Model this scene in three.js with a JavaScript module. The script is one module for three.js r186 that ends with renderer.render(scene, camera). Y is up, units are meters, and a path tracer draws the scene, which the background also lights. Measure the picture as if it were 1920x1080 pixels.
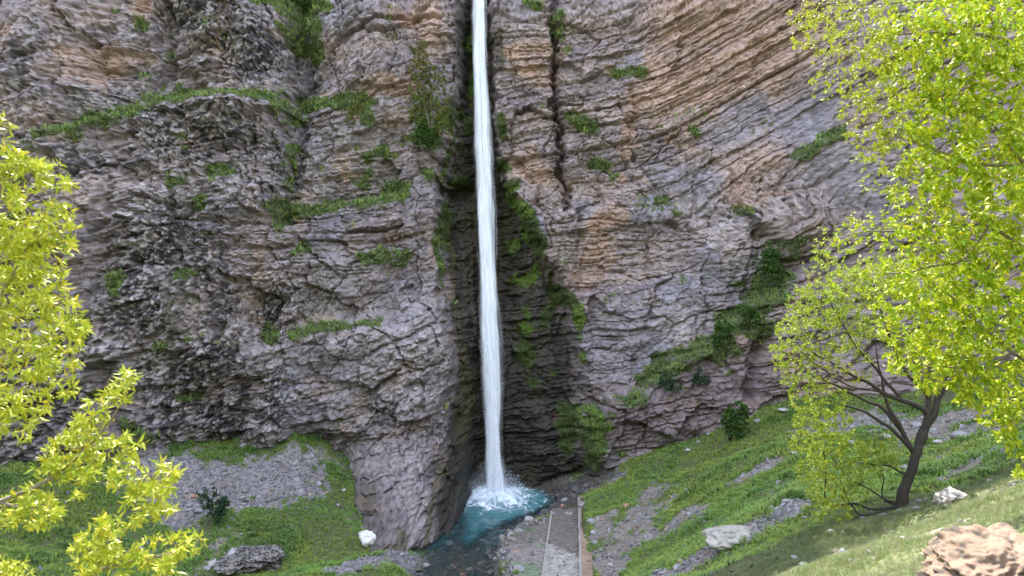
import * as THREE from 'three';
import { mergeGeometries, mergeVertices } from 'three/addons/utils/BufferGeometryUtils.js';

// ------------------------------------------------------------------ camera, sky, sun, exposure
const scene = new THREE.Scene();
const EYE = 9.5, F = 1483.6;                       // eye height above the pool; focal length in photo pixels
const camera = new THREE.PerspectiveCamera(40, 16 / 9, 0.1, 600);
camera.position.set(0, EYE, 0);
camera.lookAt(0, EYE, -10);
camera.focus = 28; camera.userData.fStop = 4;
const renderer = new THREE.WebGLRenderer({ antialias: true });
renderer.toneMapping = THREE.LinearToneMapping;
renderer.toneMappingExposure = 6.0;
renderer.shadowMap.enabled = true;
renderer.shadowMap.type = THREE.PCFSoftShadowMap;

const SUN = new THREE.Vector3(-0.22, 1.22, -1).normalize();
{ // hazy blue spring sky, computed
  const w = 256, h = 128, a = new Float32Array(w * h * 4);
  for (let j = 0; j < h; j++) for (let i = 0; i < w; i++) {
    const el = Math.max(0, (j + 0.5) / h * 2 - 1), k = Math.pow(1 - Math.min(1, el), 2.2);
    const o = (j * w + i) * 4;
    a[o] = 0.40 + 0.28 * k; a[o + 1] = 0.47 + 0.25 * k; a[o + 2] = 0.64 + 0.14 * k; a[o + 3] = 1;
  }
  const t = new THREE.DataTexture(a, w, h, THREE.RGBAFormat, THREE.FloatType);
  t.mapping = THREE.EquirectangularReflectionMapping; t.magFilter = THREE.LinearFilter; t.needsUpdate = true;
  scene.background = t; scene.environment = t;
}
const sun = new THREE.DirectionalLight(new THREE.Color(1, 0.94, 0.82), 4.0);
sun.position.copy(SUN).multiplyScalar(90); sun.target.position.set(0, 6, -8);
sun.castShadow = true; sun.shadow.radius = 1.5; sun.shadow.mapSize.set(4096, 4096);
Object.assign(sun.shadow.camera, { left: -45, right: 45, top: 45, bottom: -45, near: 1, far: 200 });
scene.add(sun, sun.target);

// ------------------------------------------------------------------ helpers
function rng(seed) { let a = seed >>> 0; return () => { a = (a + 0x6D2B79F5) >>> 0; let t = Math.imul(a ^ (a >>> 15), 1 | a); t = (t + Math.imul(t ^ (t >>> 7), 61 | t)) ^ t; return ((t ^ (t >>> 14)) >>> 0) / 4294967296; }; }
const lerp = (a, b, t) => a + (b - a) * t, clamp = (v, a = 0, b = 1) => v < a ? a : v > b ? b : v;
const sm = (a, b, v) => { const t = clamp((v - a) / (b - a)); return t * t * (3 - 2 * t); };
function h2(x, y) { let h = Math.imul(x | 0, 374761393) + Math.imul(y | 0, 668265263) | 0; h = Math.imul(h ^ (h >>> 13), 1274126177); h ^= h >>> 16; return (h >>> 0) / 4294967296; }
function vn(x, y) { // value noise, -1..1
  const i = Math.floor(x), j = Math.floor(y), u = x - i, v = y - j, a = u * u * (3 - 2 * u), b = v * v * (3 - 2 * v);
  const p = h2(i, j), q = h2(i + 1, j), r = h2(i, j + 1), s = h2(i + 1, j + 1);
  return 2 * (p + (q - p) * a + (r - p) * b + (p - q - r + s) * a * b) - 1;
}
function fbm(x, y, n = 4) { let s = 0, a = 0.5, k = 1; for (let i = 0; i < n; i++) { s += a * vn(x * k + i * 17.3, y * k - i * 9.1); a *= 0.5; k *= 2.03; } return s; }
function vn3(x, y, z) { // value noise in space
  const i = Math.floor(x), j = Math.floor(y), k = Math.floor(z), f = t => t * t * (3 - 2 * t), a = f(x - i), b = f(y - j), c = f(z - k), h = (p, q, r) => h2(i + p + (k + r) * 1009, j + q - (k + r) * 757);
  const e = r => lerp(lerp(h(0, 0, r), h(1, 0, r), a), lerp(h(0, 1, r), h(1, 1, r), a), b); return 2 * lerp(e(0), e(1), c) - 1;
}
const at = (px, py, d) => new THREE.Vector3((px - 960) * d / F, EYE - (py - 540) * d / F, -d);
const lin = (c) => new THREE.Color().setRGB(c[0], c[1], c[2]);
const taken = {};
function numbered(name) { const n = taken[name] = (taken[name] ?? -1) + 1; return n ? `${name}_${String(n).padStart(3, '0')}` : name; }
function add(o, name, label, category, group, kind) {
  o.name = numbered(name); scene.add(o);
  if (label) o.userData.label = label; if (category) o.userData.category = category; if (group) o.userData.group = group; if (kind) o.userData.kind = kind;
  return shade(o);
}
function shade(o) { o.traverse(m => { if (m.isMesh) { m.castShadow = true; m.receiveShadow = true; } }); return o; }
function part(parent, name, geo, mat, kind) { const m = new THREE.Mesh(geo, mat); m.name = name; if (kind) m.userData.kind = kind; parent.add(m); return m; }
const std = (c, r = 0.9, o = {}) => new THREE.MeshStandardMaterial({ color: lin(c), roughness: r, ...o });

// smooth scattered fields on a table over photo-sized cliff coordinates
const MX0 = -400, MY0 = -900, MS = 6, MW = 460, MH = 400;
class Field {
  constructor(v = 0) { this.a = new Float32Array(MW * MH).fill(v); }
  each(f) { for (let j = 0; j < MH; j++) for (let i = 0; i < MW; i++) this.a[j * MW + i] = f(MX0 + i * MS, MY0 + j * MS, this.a[j * MW + i]); return this; }
  stroke(pts, r, v = 1, soft = 0.6, mode = 'max') { // a line of width r with a soft edge
    let x0 = 1e9, x1 = -1e9, y0 = 1e9, y1 = -1e9;
    for (const p of pts) { x0 = Math.min(x0, p[0]); x1 = Math.max(x1, p[0]); y0 = Math.min(y0, p[1]); y1 = Math.max(y1, p[1]); }
    const R = r * (1 + soft), i0 = Math.max(0, Math.floor((x0 - R - MX0) / MS)), i1 = Math.min(MW - 1, Math.ceil((x1 + R - MX0) / MS)), j0 = Math.max(0, Math.floor((y0 - R - MY0) / MS)), j1 = Math.min(MH - 1, Math.ceil((y1 + R - MY0) / MS));
    for (let j = j0; j <= j1; j++) for (let i = i0; i <= i1; i++) {
      const x = MX0 + i * MS, y = MY0 + j * MS; let d = 1e9;
      for (let k = 0; k < Math.max(1, pts.length - 1); k++) {
        const [ax, ay] = pts[k], [bx, by] = pts[Math.min(k + 1, pts.length - 1)], l = (bx - ax) ** 2 + (by - ay) ** 2;
        const t = l ? clamp(((x - ax) * (bx - ax) + (y - ay) * (by - ay)) / l) : 0;
        d = Math.min(d, Math.hypot(x - ax - t * (bx - ax), y - ay - t * (by - ay)));
      }
      const w = (1 - sm(r * (1 - soft), R, d)) * v, o = j * MW + i;
      this.a[o] = mode === 'max' ? Math.max(this.a[o], w) : this.a[o] + w;
    }
    return this;
  }
  get(x, y) {
    const u = clamp((x - MX0) / MS, 0, MW - 1.001), v = clamp((y - MY0) / MS, 0, MH - 1.001), i = u | 0, j = v | 0, a = u - i, b = v - j, o = j * MW + i, A = this.a;
    return (A[o] * (1 - a) + A[o + 1] * a) * (1 - b) + (A[o + MW] * (1 - a) + A[o + MW + 1] * a) * b;
  }
}
function table(xs, x) { // piecewise linear [[x, v], ...]
  if (x <= xs[0][0]) return xs[0][1];
  for (let i = 1; i < xs.length; i++) if (x <= xs[i][0]) return lerp(xs[i - 1][1], xs[i][1], (x - xs[i - 1][0]) / (xs[i][0] - xs[i - 1][0]));
  return xs[xs.length - 1][1];
}
function idw(list, pow = 3) { return (x, y) => { let s = 0, w = 0; for (const p of list) { const d = Math.pow((x - p[0]) ** 2 + (y - p[1]) ** 2 + 900, -pow / 2); s += d * p[2]; w += d; } return s / w; }; }

// ------------------------------------------------------------------ the cliff
const WALL = [[-46, 12], [-34, 21], [-26, 26.5], [-19.4, 30], [-14.7, 33], [-9.8, 35.6], [-6.1, 35.2], [-3.05, 35.2], [0, 36], [3.4, 36.6], [8, 35.2], [12, 33.2], [14.9, 30.4], [17.8, 27.6], [24, 20], [34, 9]];
const smoothWall = x => (table(WALL, x - 1.2) + 2 * table(WALL, x) + table(WALL, x + 1.2)) / 4;
const D0 = (x, y) => smoothWall(x) + 0.10 * (y - 5);
const cliffPixel = (x, y) => { const d = D0(x, y); return [960 + F * x / d, 540 - F * (y - EYE) / d]; };
function cliffPlane(px, py) { let d = 35; for (let k = 0; k < 12; k++) d = lerp(d, D0((px - 960) * d / F, EYE - (py - 540) * d / F), 0.7); return [(px - 960) * d / F, EYE - (py - 540) * d / F]; }

const LEDGES = [
  [[[90, 290], [150, 255], [230, 222], [340, 205], [440, 208], [560, 218]], 1.7, 900],
  [[[540, 418], [620, 398], [700, 388], [775, 365]], 0.6, 260],
  [[[240, 655], [330, 642], [420, 636], [530, 642]], 0.5, 260],
  [[[520, 645], [580, 622], [640, 614], [730, 606], [770, 594], [850, 588]], 1.0, 520],
  [[[1100, 772], [1180, 735], [1240, 695], [1300, 655], [1360, 615], [1430, 565], [1500, 515]], 0.9, 380],
  [[[630, 218], [720, 208], [810, 195]], 0.45, 180],
  [[[1480, 292], [1560, 262], [1660, 240]], 0.5, 200],
  [[[480, 22], [540, 30], [600, 40]], 0.8, 120],
  [[[140, 425], [220, 408], [330, 400]], 0.4, 160],
  [[[330, 380], [420, 350], [540, 352]], 0.3, 120],
  [[[590, 480], [700, 476], [830, 470]], 0.25, 120],
  [[[1060, 375], [1160, 368], [1240, 385]], 0.35, 160],
  [[[560, 820], [680, 795], [850, 790]], -0.35, 200],
];
const prot = new Field();
for (const [pts, dz, fade] of LEDGES) {
  const x0 = pts[0][0], x1 = pts[pts.length - 1][0];
  prot.each((x, y, v) => {
    if (x < x0 - 70 || x > x1 + 70) return v;
    const yl = table(pts, x) + 10 * vn(x / 40, x0), t = y - yl;
    if (t < -24 || t > fade) return v;
    return v + dz * sm(-22, 12, t) * (1 - sm(0.15 * fade, fade, t)) * sm(x0 - 70, x0 + 25, x) * (1 - sm(x1 - 25, x1 + 70, x));
  });
}
// pillars, gullies, cracks, hollows (in metres out of or into the wall)
for (const [pts, r, v, soft] of [
  [[[400, -80], [440, 60], [480, 170]], 70, 1.5, 0.8], [[[470, 250], [490, 360], [470, 480], [440, 620]], 62, 0.9, 0.9], [[[330, 300], [330, 460], [350, 600]], 55, 0.7, 0.9],
  [[[560, -20], [575, 120], [566, 250], [556, 420]], 16, -1.5, 0.9], [[[215, 430], [200, 560], [225, 780]], 22, -0.55, 0.9], [[[330, 0], [322, 130], [300, 170]], 12, -0.7, 0.9],
  [[[780, 660], [782, 760], [770, 900]], 62, 0.9, 0.9], [[[650, 640], [640, 780]], 50, 0.4, 0.9],
  [[[1033, -60], [1038, 60], [1041, 160], [1048, 260], [1056, 330], [1066, 390]], 5, -0.9, 0.9], [[[1186, 165], [1189, 300]], 4, -0.4, 0.9], [[[1088, 400], [1086, 560]], 5, -0.25, 0.9],
  [[[835, 352], [875, 345]], 13, -1.0, 0.8], [[[1425, 450], [1445, 462]], 18, -1.0, 0.8], [[[1255, 420], [1275, 425]], 9, -0.6, 0.8], [[[150, 82], [170, 86]], 12, -0.7, 0.8],
  [[[880, 90], [882, 105]], 12, -0.5, 0.9], [[[700, 68], [760, 84]], 8, -0.2, 0.9],
  [[[1420, 640], [1400, 740]], 12, -0.7, 0.9], [[[1290, 560], [1180, 700]], 70, 0.35, 0.9],
  [[[1500, 420], [1420, 440], [1350, 470]], 40, 0.7, 0.9], [[[1290, 20], [1500, -40]], 60, 0.5, 0.9], [[[1350, 260], [1480, 190]], 46, -0.35, 0.9],
  [[[60, 40], [100, 200]], 60, 0.5, 0.9], [[[190, 130], [260, 150]], 30, -0.5, 0.9], [[[120, 300], [230, 290]], 36, -0.3, 0.9],
  [[[690, 60], [720, 160]], 60, 0.6, 0.9], [[[660, 250], [640, 330]], 40, 0.3, 0.9],
]) prot.stroke(pts, r, v, soft, 'sum');
// alcove of the fall
const AL = [[-900, 866], [0, 862], [120, 866], [200, 852], [300, 836], [345, 826], [420, 818], [600, 838], [660, 852], [800, 850], [960, 846], [1300, 846]];
const AR = [[-900, 916], [0, 918], [200, 926], [330, 942], [345, 950], [380, 975], [440, 1000], [520, 1048], [620, 1080], [720, 1096], [900, 1104], [1300, 1110]];
prot.each((x, y, v) => v - 1.9 * sm(-12, 16, x - table(AL.map(p => [p[0], p[1]]), y)) * (1 - sm(-18, 12, x - table(AR, y))));
for (const [pts, r, v] of [[[[975, 380], [1000, 480], [1030, 640], [1045, 860]], 40, 0.95], [[[860, 470], [866, 620], [862, 860]], 18, 0.5], [[[1075, 600], [1085, 860]], 20, 0.4]]) prot.stroke(pts, r, v, 0.95, 'sum');

// bedding dip (degrees, rising to the right)
const dipAt = idw([[60, 60, 46], [60, 230, 34], [200, 90, 2], [290, 60, -6], [400, 60, 46], [470, 60, 30], [450, 160, 12], [150, 200, 4], [300, 350, 10], [200, 350, 22], [650, 150, 30], [620, 60, 34], [560, 230, 8], [750, 170, 22], [810, 50, 4], [650, 320, 10], [680, 400, 9], [640, 520, 2],
  [700, 650, 18], [780, 620, 14], [700, 800, 8], [650, 880, 15], [450, 500, 4], [400, 720, 12], [330, 800, -12], [990, 60, 4], [970, 250, 18], [1010, 330, 20], [1100, 100, 8], [1150, 250, 8], [1250, 60, 22], [1350, 100, 25], [1400, 200, 26], [1300, 280, 20], [1420, 300, 22], [1250, 350, 12],
  [1130, 360, 0], [1200, 420, -8], [1300, 500, 8], [1150, 480, 0], [1150, 600, 8], [1250, 620, 12], [1200, 750, 14], [1400, 450, 10], [1500, 400, 24], [1700, 300, 24], [1900, 600, 20], [900, 600, 4], [1030, 700, 8], [0, 700, 5], [100, 900, 4]]);
const bend = new Float32Array(MW * MH);
for (let j = 0; j < MH; j++) { // lift of a bed along the wall, in pixels
  const row = new Float32Array(MW), y = MY0 + j * MS, c = Math.round((960 - MX0) / MS); let sum = 0;
  for (let i = 0; i < MW; i++) { sum += Math.tan(dipAt(MX0 + i * MS, clamp(y, -60, 1100)) * Math.PI / 180) * MS; row[i] = sum; }
  for (let i = 0; i < MW; i++) bend[j * MW + i] = row[i] - row[c];
}
const bendF = new Field(); bendF.a.set(bend);

// what the wall is made of, by place
const orange = new Field(), lichen = new Field(), slate = new Field(), wet = new Field(), moss = new Field(), herb = new Field(), red = new Field(), pale = new Field();
for (const [p, r, v = 1] of [[[[1290, 30], [1480, 60]], 75], [[[1250, 160], [1440, 130]], 70], [[[1380, 200], [1300, 250]], 35], [[[1380, 330], [1440, 280]], 45], [[[1400, 370]], 30], [[[1190, 170], [1175, 280]], 16, 0.9], [[[970, 95], [1025, 90]], 20], [[[985, 125], [1030, 150]], 22, 0.9], [[[975, 310], [1015, 330]], 28, 0.9],
  [[[800, 20], [805, 80]], 30, 0.9], [[[740, 30], [765, 40]], 18, 0.9], [[[690, 90], [730, 80]], 18, 0.5], [[[620, 95], [650, 110]], 18, 0.6], [[[690, 170], [770, 160]], 20, 0.9], [[[735, 230], [760, 215]], 22, 0.6], [[[650, 305], [655, 335]], 14, 1], [[[270, 30], [265, 10]], 22, 1], [[[130, 105], [210, 115]], 30, 0.9], [[[120, 40], [200, 20]], 22, 0.6], [[[240, 105], [280, 110]], 16, 0.8],
  [[[100, 130], [180, 150]], 22, 0.8], [[[30, 200], [36, 230]], 10, 0.9], [[[420, 110], [460, 120]], 16, 0.8], [[[440, 150], [455, 170]], 14, 0.6], [[[1115, 420], [1140, 400]], 28, 0.7], [[[1120, 470], [1100, 520]], 30, 0.6], [[[1165, 400], [1175, 410]], 14, 0.8], [[[655, 790], [665, 800]], 9, 1], [[[520, 470], [515, 500]], 12, 0.8], [[[490, 560], [500, 590]], 14, 0.5], [[[200, 345], [230, 350]], 12, 0.6], [[[160, 370], [215, 390]], 14, 0.5],
  [[[1060, 60], [1180, 80]], 40, 0.3], [[[1230, 565], [1215, 560]], 10, 0.8], [[[1640, 400], [1900, 500]], 60, 0.3], [[[1500, 700], [1560, 760]], 60, 0.5], [[[1800, 790], [1740, 820]], 50, 0.6]]) orange.stroke(p, r, v, 0.7);
for (const [p, r, v = 1] of [[[[60, 150], [80, 250]], 80, 0.7], [[[380, 20], [490, 110]], 75, 1], [[[170, 180], [210, 200]], 45, 0.8], [[[130, 40], [60, 90]], 50, 0.6], [[[250, 50], [200, 60]], 40, 0.5], [[[300, 240], [480, 260]], 60, 1], [[[360, 300], [520, 330]], 70, 0.9], [[[330, 420], [330, 560]], 85, 1], [[[200, 330], [170, 300]], 50, 0.7], [[[430, 400], [440, 580]], 60, 0.75], [[[560, 560], [530, 600]], 55, 1], [[[280, 560], [250, 620]], 70, 0.9],
  [[[330, 690], [450, 680]], 70, 1], [[[350, 770], [440, 780]], 60, 1], [[[560, 720], [520, 790]], 45, 0.8], [[[700, 700], [790, 690]], 60, 0.55], [[[700, 760], [810, 800]], 50, 0.6], [[[180, 650], [150, 760]], 70, 0.9], [[[60, 650], [60, 900]], 120, 0.9], [[[530, 380], [510, 330]], 30, 0.9], [[[1370, 400], [1450, 360]], 50, 0.6], [[[620, 130], [690, 130]], 50, 0.35], [[[1060, 60], [1090, 40]], 40, 0.4], [[[640, 860], [780, 880]], 60, 0.35], [[[430, 1030], [500, 1040]], 50, 0.9]]) lichen.stroke(p, r, v, 0.7);
for (const [p, r, v = 1] of [[[[1380, 215], [1430, 190]], 26], [[[1330, 250], [1420, 245]], 26, 0.8], [[[1480, 240], [1540, 200]], 40], [[[1240, 330], [1340, 340]], 26, 0.9], [[[1220, 380], [1240, 370]], 16], [[[1100, 395], [1090, 390]], 14, 0.8], [[[1200, 400], [1240, 405]], 22, 0.7], [[[1320, 480], [1340, 520]], 24, 0.8], [[[1260, 560], [1400, 540]], 46, 0.8], [[[1130, 640], [1200, 620]], 60, 0.8], [[[1170, 680], [1230, 660]], 36, 1], [[[600, 300], [576, 250]], 16, 0.9], [[[610, 440], [640, 430]], 22, 0.9], [[[570, 690], [560, 740], [575, 810]], 16, 1], [[[650, 700], [680, 670]], 16, 0.8], [[[640, 740], [600, 780]], 22, 0.6], [[[740, 560], [780, 540]], 36, 0.6], [[[1190, 110], [1180, 130]], 16, 0.8], [[[970, 20], [985, 30]], 22, 0.6], [[[580, 90], [580, 130], [575, 170]], 16, 0.9], [[[1000, 400], [1012, 420], [1022, 450]], 8, 0.9], [[[1560, 330], [1640, 360]], 60, 0.7], [[[590, 40], [640, 30]], 26, 0.5]]) slate.stroke(p, r, v, 0.7);
for (const [p, r, v = 1] of [[[[1160, 780], [1400, 720]], 46, 1], [[[1250, 700], [1420, 660]], 34, 0.8], [[[1300, 790]], 40, 0.7], [[[1010, 700], [1040, 600]], 22, 0.4], [[[680, 480], [720, 430]], 36, 0.5], [[[790, 520], [740, 500]], 36, 0.5], [[[1150, 660], [1100, 740]], 40, 0.5]]) red.stroke(p, r, v, 0.8);
for (const [p, r, v = 1] of [[[[620, 560], [640, 520]], 40, 0.7], [[[720, 640], [800, 620]], 50, 0.8], [[[640, 660], [560, 680]], 40, 0.5], [[[760, 680], [700, 740]], 60, 0.5], [[[1310, 600], [1260, 600]], 26, 0.7], [[[1420, 480], [1390, 500]], 26, 0.9], [[[1380, 430], [1340, 440]], 26, 0.6], [[[1330, 390], [1300, 380]], 30, 0.4], [[[650, 260], [600, 340]], 40, 0.5], [[[1010, 260], [1020, 290]], 16, 0.4]]) pale.stroke(p, r, v, 0.8);
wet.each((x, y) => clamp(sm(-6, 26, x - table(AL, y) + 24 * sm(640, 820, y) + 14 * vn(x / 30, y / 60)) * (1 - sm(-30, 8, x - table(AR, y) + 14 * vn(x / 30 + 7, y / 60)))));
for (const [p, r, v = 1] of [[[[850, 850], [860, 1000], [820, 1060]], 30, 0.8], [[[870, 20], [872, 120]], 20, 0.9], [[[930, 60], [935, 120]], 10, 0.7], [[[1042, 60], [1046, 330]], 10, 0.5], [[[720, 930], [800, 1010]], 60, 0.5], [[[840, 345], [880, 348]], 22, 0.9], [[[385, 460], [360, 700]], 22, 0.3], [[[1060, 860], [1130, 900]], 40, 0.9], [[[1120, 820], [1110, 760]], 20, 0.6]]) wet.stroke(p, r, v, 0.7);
for (const [p, r, v = 1] of [[[[960, 355], [985, 400], [1000, 450], [1010, 520]], 16, 1], [[[1010, 480], [1035, 520], [1060, 560]], 14, 0.85], [[[985, 520], [990, 640], [1000, 720]], 16, 0.6], [[[1085, 580], [1092, 680]], 12, 0.9], [[[850, 200], [846, 240]], 16, 0.9], [[[880, 60], [880, 170], [872, 230]], 10, 0.75], [[[935, 180], [945, 250]], 12, 0.7], [[[940, 300], [950, 310]], 12, 0.8], [[[840, 330], [870, 326]], 10, 0.8], [[[830, 380], [825, 460], [828, 500]], 12, 0.8], [[[850, 375], [875, 365]], 8, 0.8], [[[1100, 700], [1110, 780], [1120, 840]], 18, 0.5], [[[1050, 560], [1060, 640]], 16, 0.45], [[[1040, 760], [1080, 840]], 22, 0.3], [[[830, 500], [840, 580]], 10, 0.4], [[[965, 420], [970, 620]], 12, 0.3], [[[1060, 700], [1090, 860]], 30, 0.36], [[[1130, 860], [1150, 880]], 24, 0.5], [[[1000, 560], [1040, 700]], 40, 0.4], [[[850, 260], [840, 300]], 16, 0.7]]) moss.stroke(p, r, v, 0.8);
for (const [p, r, v = 1] of [[[[120, 268], [170, 246], [230, 222], [300, 200], [360, 196], [430, 200]], 21, 1], [[[340, 190], [400, 200]], 20, 1], [[[440, 195], [500, 200], [560, 205]], 12, 0.7], [[[280, 165], [300, 175]], 12, 0.6], [[[510, 5], [600, 12]], 22, 1], [[[540, 20], [560, 40]], 18, 1], [[[548, 70], [556, 84]], 15, 1], [[[590, 50], [596, 110]], 12, 0.8], [[[560, 195], [610, 204]], 11, 1], [[[555, 215], [560, 240]], 13, 0.9], [[[640, 205], [690, 198], [690, 240]], 15, 0.8], [[[690, 295], [760, 278]], 10, 0.7], [[[545, 405], [600, 398], [680, 385], [730, 372], [760, 358]], 12, 1], [[[545, 390], [550, 430]], 12, 0.9], [[[735, 355], [760, 360]], 15, 1], [[[665, 348], [690, 350]], 8, 0.7],
  [[[575, 620], [640, 610], [720, 604]], 8, 1], [[[525, 630], [530, 640]], 16, 0.9], [[[690, 485], [760, 480]], 10, 0.5], [[[715, 480], [760, 484]], 12, 0.5], [[[370, 290], [385, 295]], 14, 0.6], [[[360, 355], [390, 356]], 9, 0.7], [[[400, 385], [420, 388]], 12, 0.7], [[[440, 342], [470, 340]], 10, 0.6], [[[555, 290], [556, 350]], 12, 0.5], [[[255, 530], [258, 545]], 14, 0.6], [[[390, 520], [400, 516]], 12, 0.5], [[[180, 610], [210, 640]], 18, 0.7], [[[330, 640], [400, 636]], 7, 0.5], [[[370, 730], [375, 740]], 14, 0.3], [[[800, 205], [815, 260]], 22, 0.8], [[[775, 265], [805, 262]], 16, 0.7], [[[820, 325], [790, 325]], 10, 0.5], [[[1040, 40], [1048, 55]], 10, 0.8], [[[1045, 88], [1065, 98]], 8, 0.8], [[[1160, 136], [1205, 134]], 9, 1], [[[1068, 222], [1090, 235], [1112, 240]], 9, 1], [[[1118, 305], [1140, 315], [1155, 325]], 9, 1], [[[1232, 375], [1245, 377]], 6, 0.8], [[[1262, 400], [1275, 405]], 6, 0.8], [[[985, 5], [1005, 18]], 8, 0.8], [[[1498, 290], [1540, 268], [1580, 250]], 11, 1], [[[1380, 520], [1390, 525]], 12, 0.5], [[[1400, 400], [1390, 395]], 6, 0.6],
  [[[1125, 765], [1180, 742], [1230, 690], [1290, 655], [1340, 628]], 15, 0.62], [[[1240, 680], [1300, 655], [1330, 640]], 18, 0.8], [[[1350, 620], [1420, 575], [1470, 520]], 22, 0.9], [[[1430, 550], [1480, 470]], 26, 0.7], [[[1340, 680], [1420, 630]], 22, 0.3], [[[1110, 800], [1140, 840]], 22, 0.42], [[[1300, 240], [1310, 248]], 6, 0.5], [[[320, 60], [322, 120]], 8, 0.5], [[[260, 45], [275, 50]], 9, 0.4], [[[60, 330], [40, 420]], 20, 0.3], [[[90, 735], [220, 740]], 9, 0.5], [[[580, 470], [590, 468]], 9, 0.7], [[[700, 330], [680, 345]], 8, 0.5], [[[265, 800], [290, 815]], 16, 0.8]]) herb.stroke(p, r, v, 0.7);

// angular fracture faces: every cell is a tilted plane of its own
const FV = [0, 0, 0];
function facet(u, v, seed) {
  const iu = Math.floor(u), iv = Math.floor(v); let b1 = 9, b2 = 9, bi = 0, bj = 0, bu = 0, bv = 0;
  for (let j = -1; j <= 1; j++) for (let i = -1; i <= 1; i++) {
    const ci = iu + i, cj = iv + j, cu = ci + h2(ci + seed, cj), cv = cj + h2(ci, cj + seed + 57), d = (u - cu) * (u - cu) + (v - cv) * (v - cv);
    if (d < b1) { b2 = b1; b1 = d; bi = ci; bj = cj; bu = cu; bv = cv; } else if (d < b2) b2 = d;
  }
  const a = h2(bi + 5, bj + seed), gx = h2(bi + seed, bj + 9) - 0.5, gy = h2(bi - seed, bj + 19) - 0.5;
  FV[0] = (a - 0.5) + 1.3 * gx * (u - bu) + 1.3 * gy * (v - bv); FV[1] = Math.sqrt(b2) - Math.sqrt(b1); FV[2] = a;
}
const FACE = [[1.9, 1.7, 0.46], [0.66, 0.44, 0.15], [0.25, 0.16, 0.085]];
// grid of the wall: fine where it is seen, coarse above and beside
function axis(list) { const a = []; for (const [from, to, step] of list) { const n = Math.max(1, Math.round((to - from) / step)); for (let i = 0; i < n; i++) a.push(from + (to - from) * i / n); } a.push(list[list.length - 1][1]); return a; }
const GX = axis([[-44, -25, 0.6], [-25, -21, 0.15], [-21, -15.5, 0.055], [-15.5, 13.2, 0.04], [13.2, 19, 0.07], [19, 33, 0.6]]);
const GY = axis([[-1.6, 0, 0.08], [0, 22.2, 0.039], [22.2, 25, 0.09], [25, 44.4, 0.5]]);
const CW = GX.length, CH = GY.length;
const cPos = new Float32Array(CW * CH * 3), cCol = new Float32Array(CW * CH * 3), cUv = new Float32Array(CW * CH * 2), cHerb = new Float32Array(CW * CH), cMoss = new Float32Array(CW * CH);
const BED = [[1.25, 3.6, 0.22], [0.46, 1.9, 0.15], [0.19, 0.9, 0.07]];
const tint = [[0.215, 0.169, 0.166], [0.258, 0.209, 0.204], [0.178, 0.144, 0.152], [0.266, 0.202, 0.174]];
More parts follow.
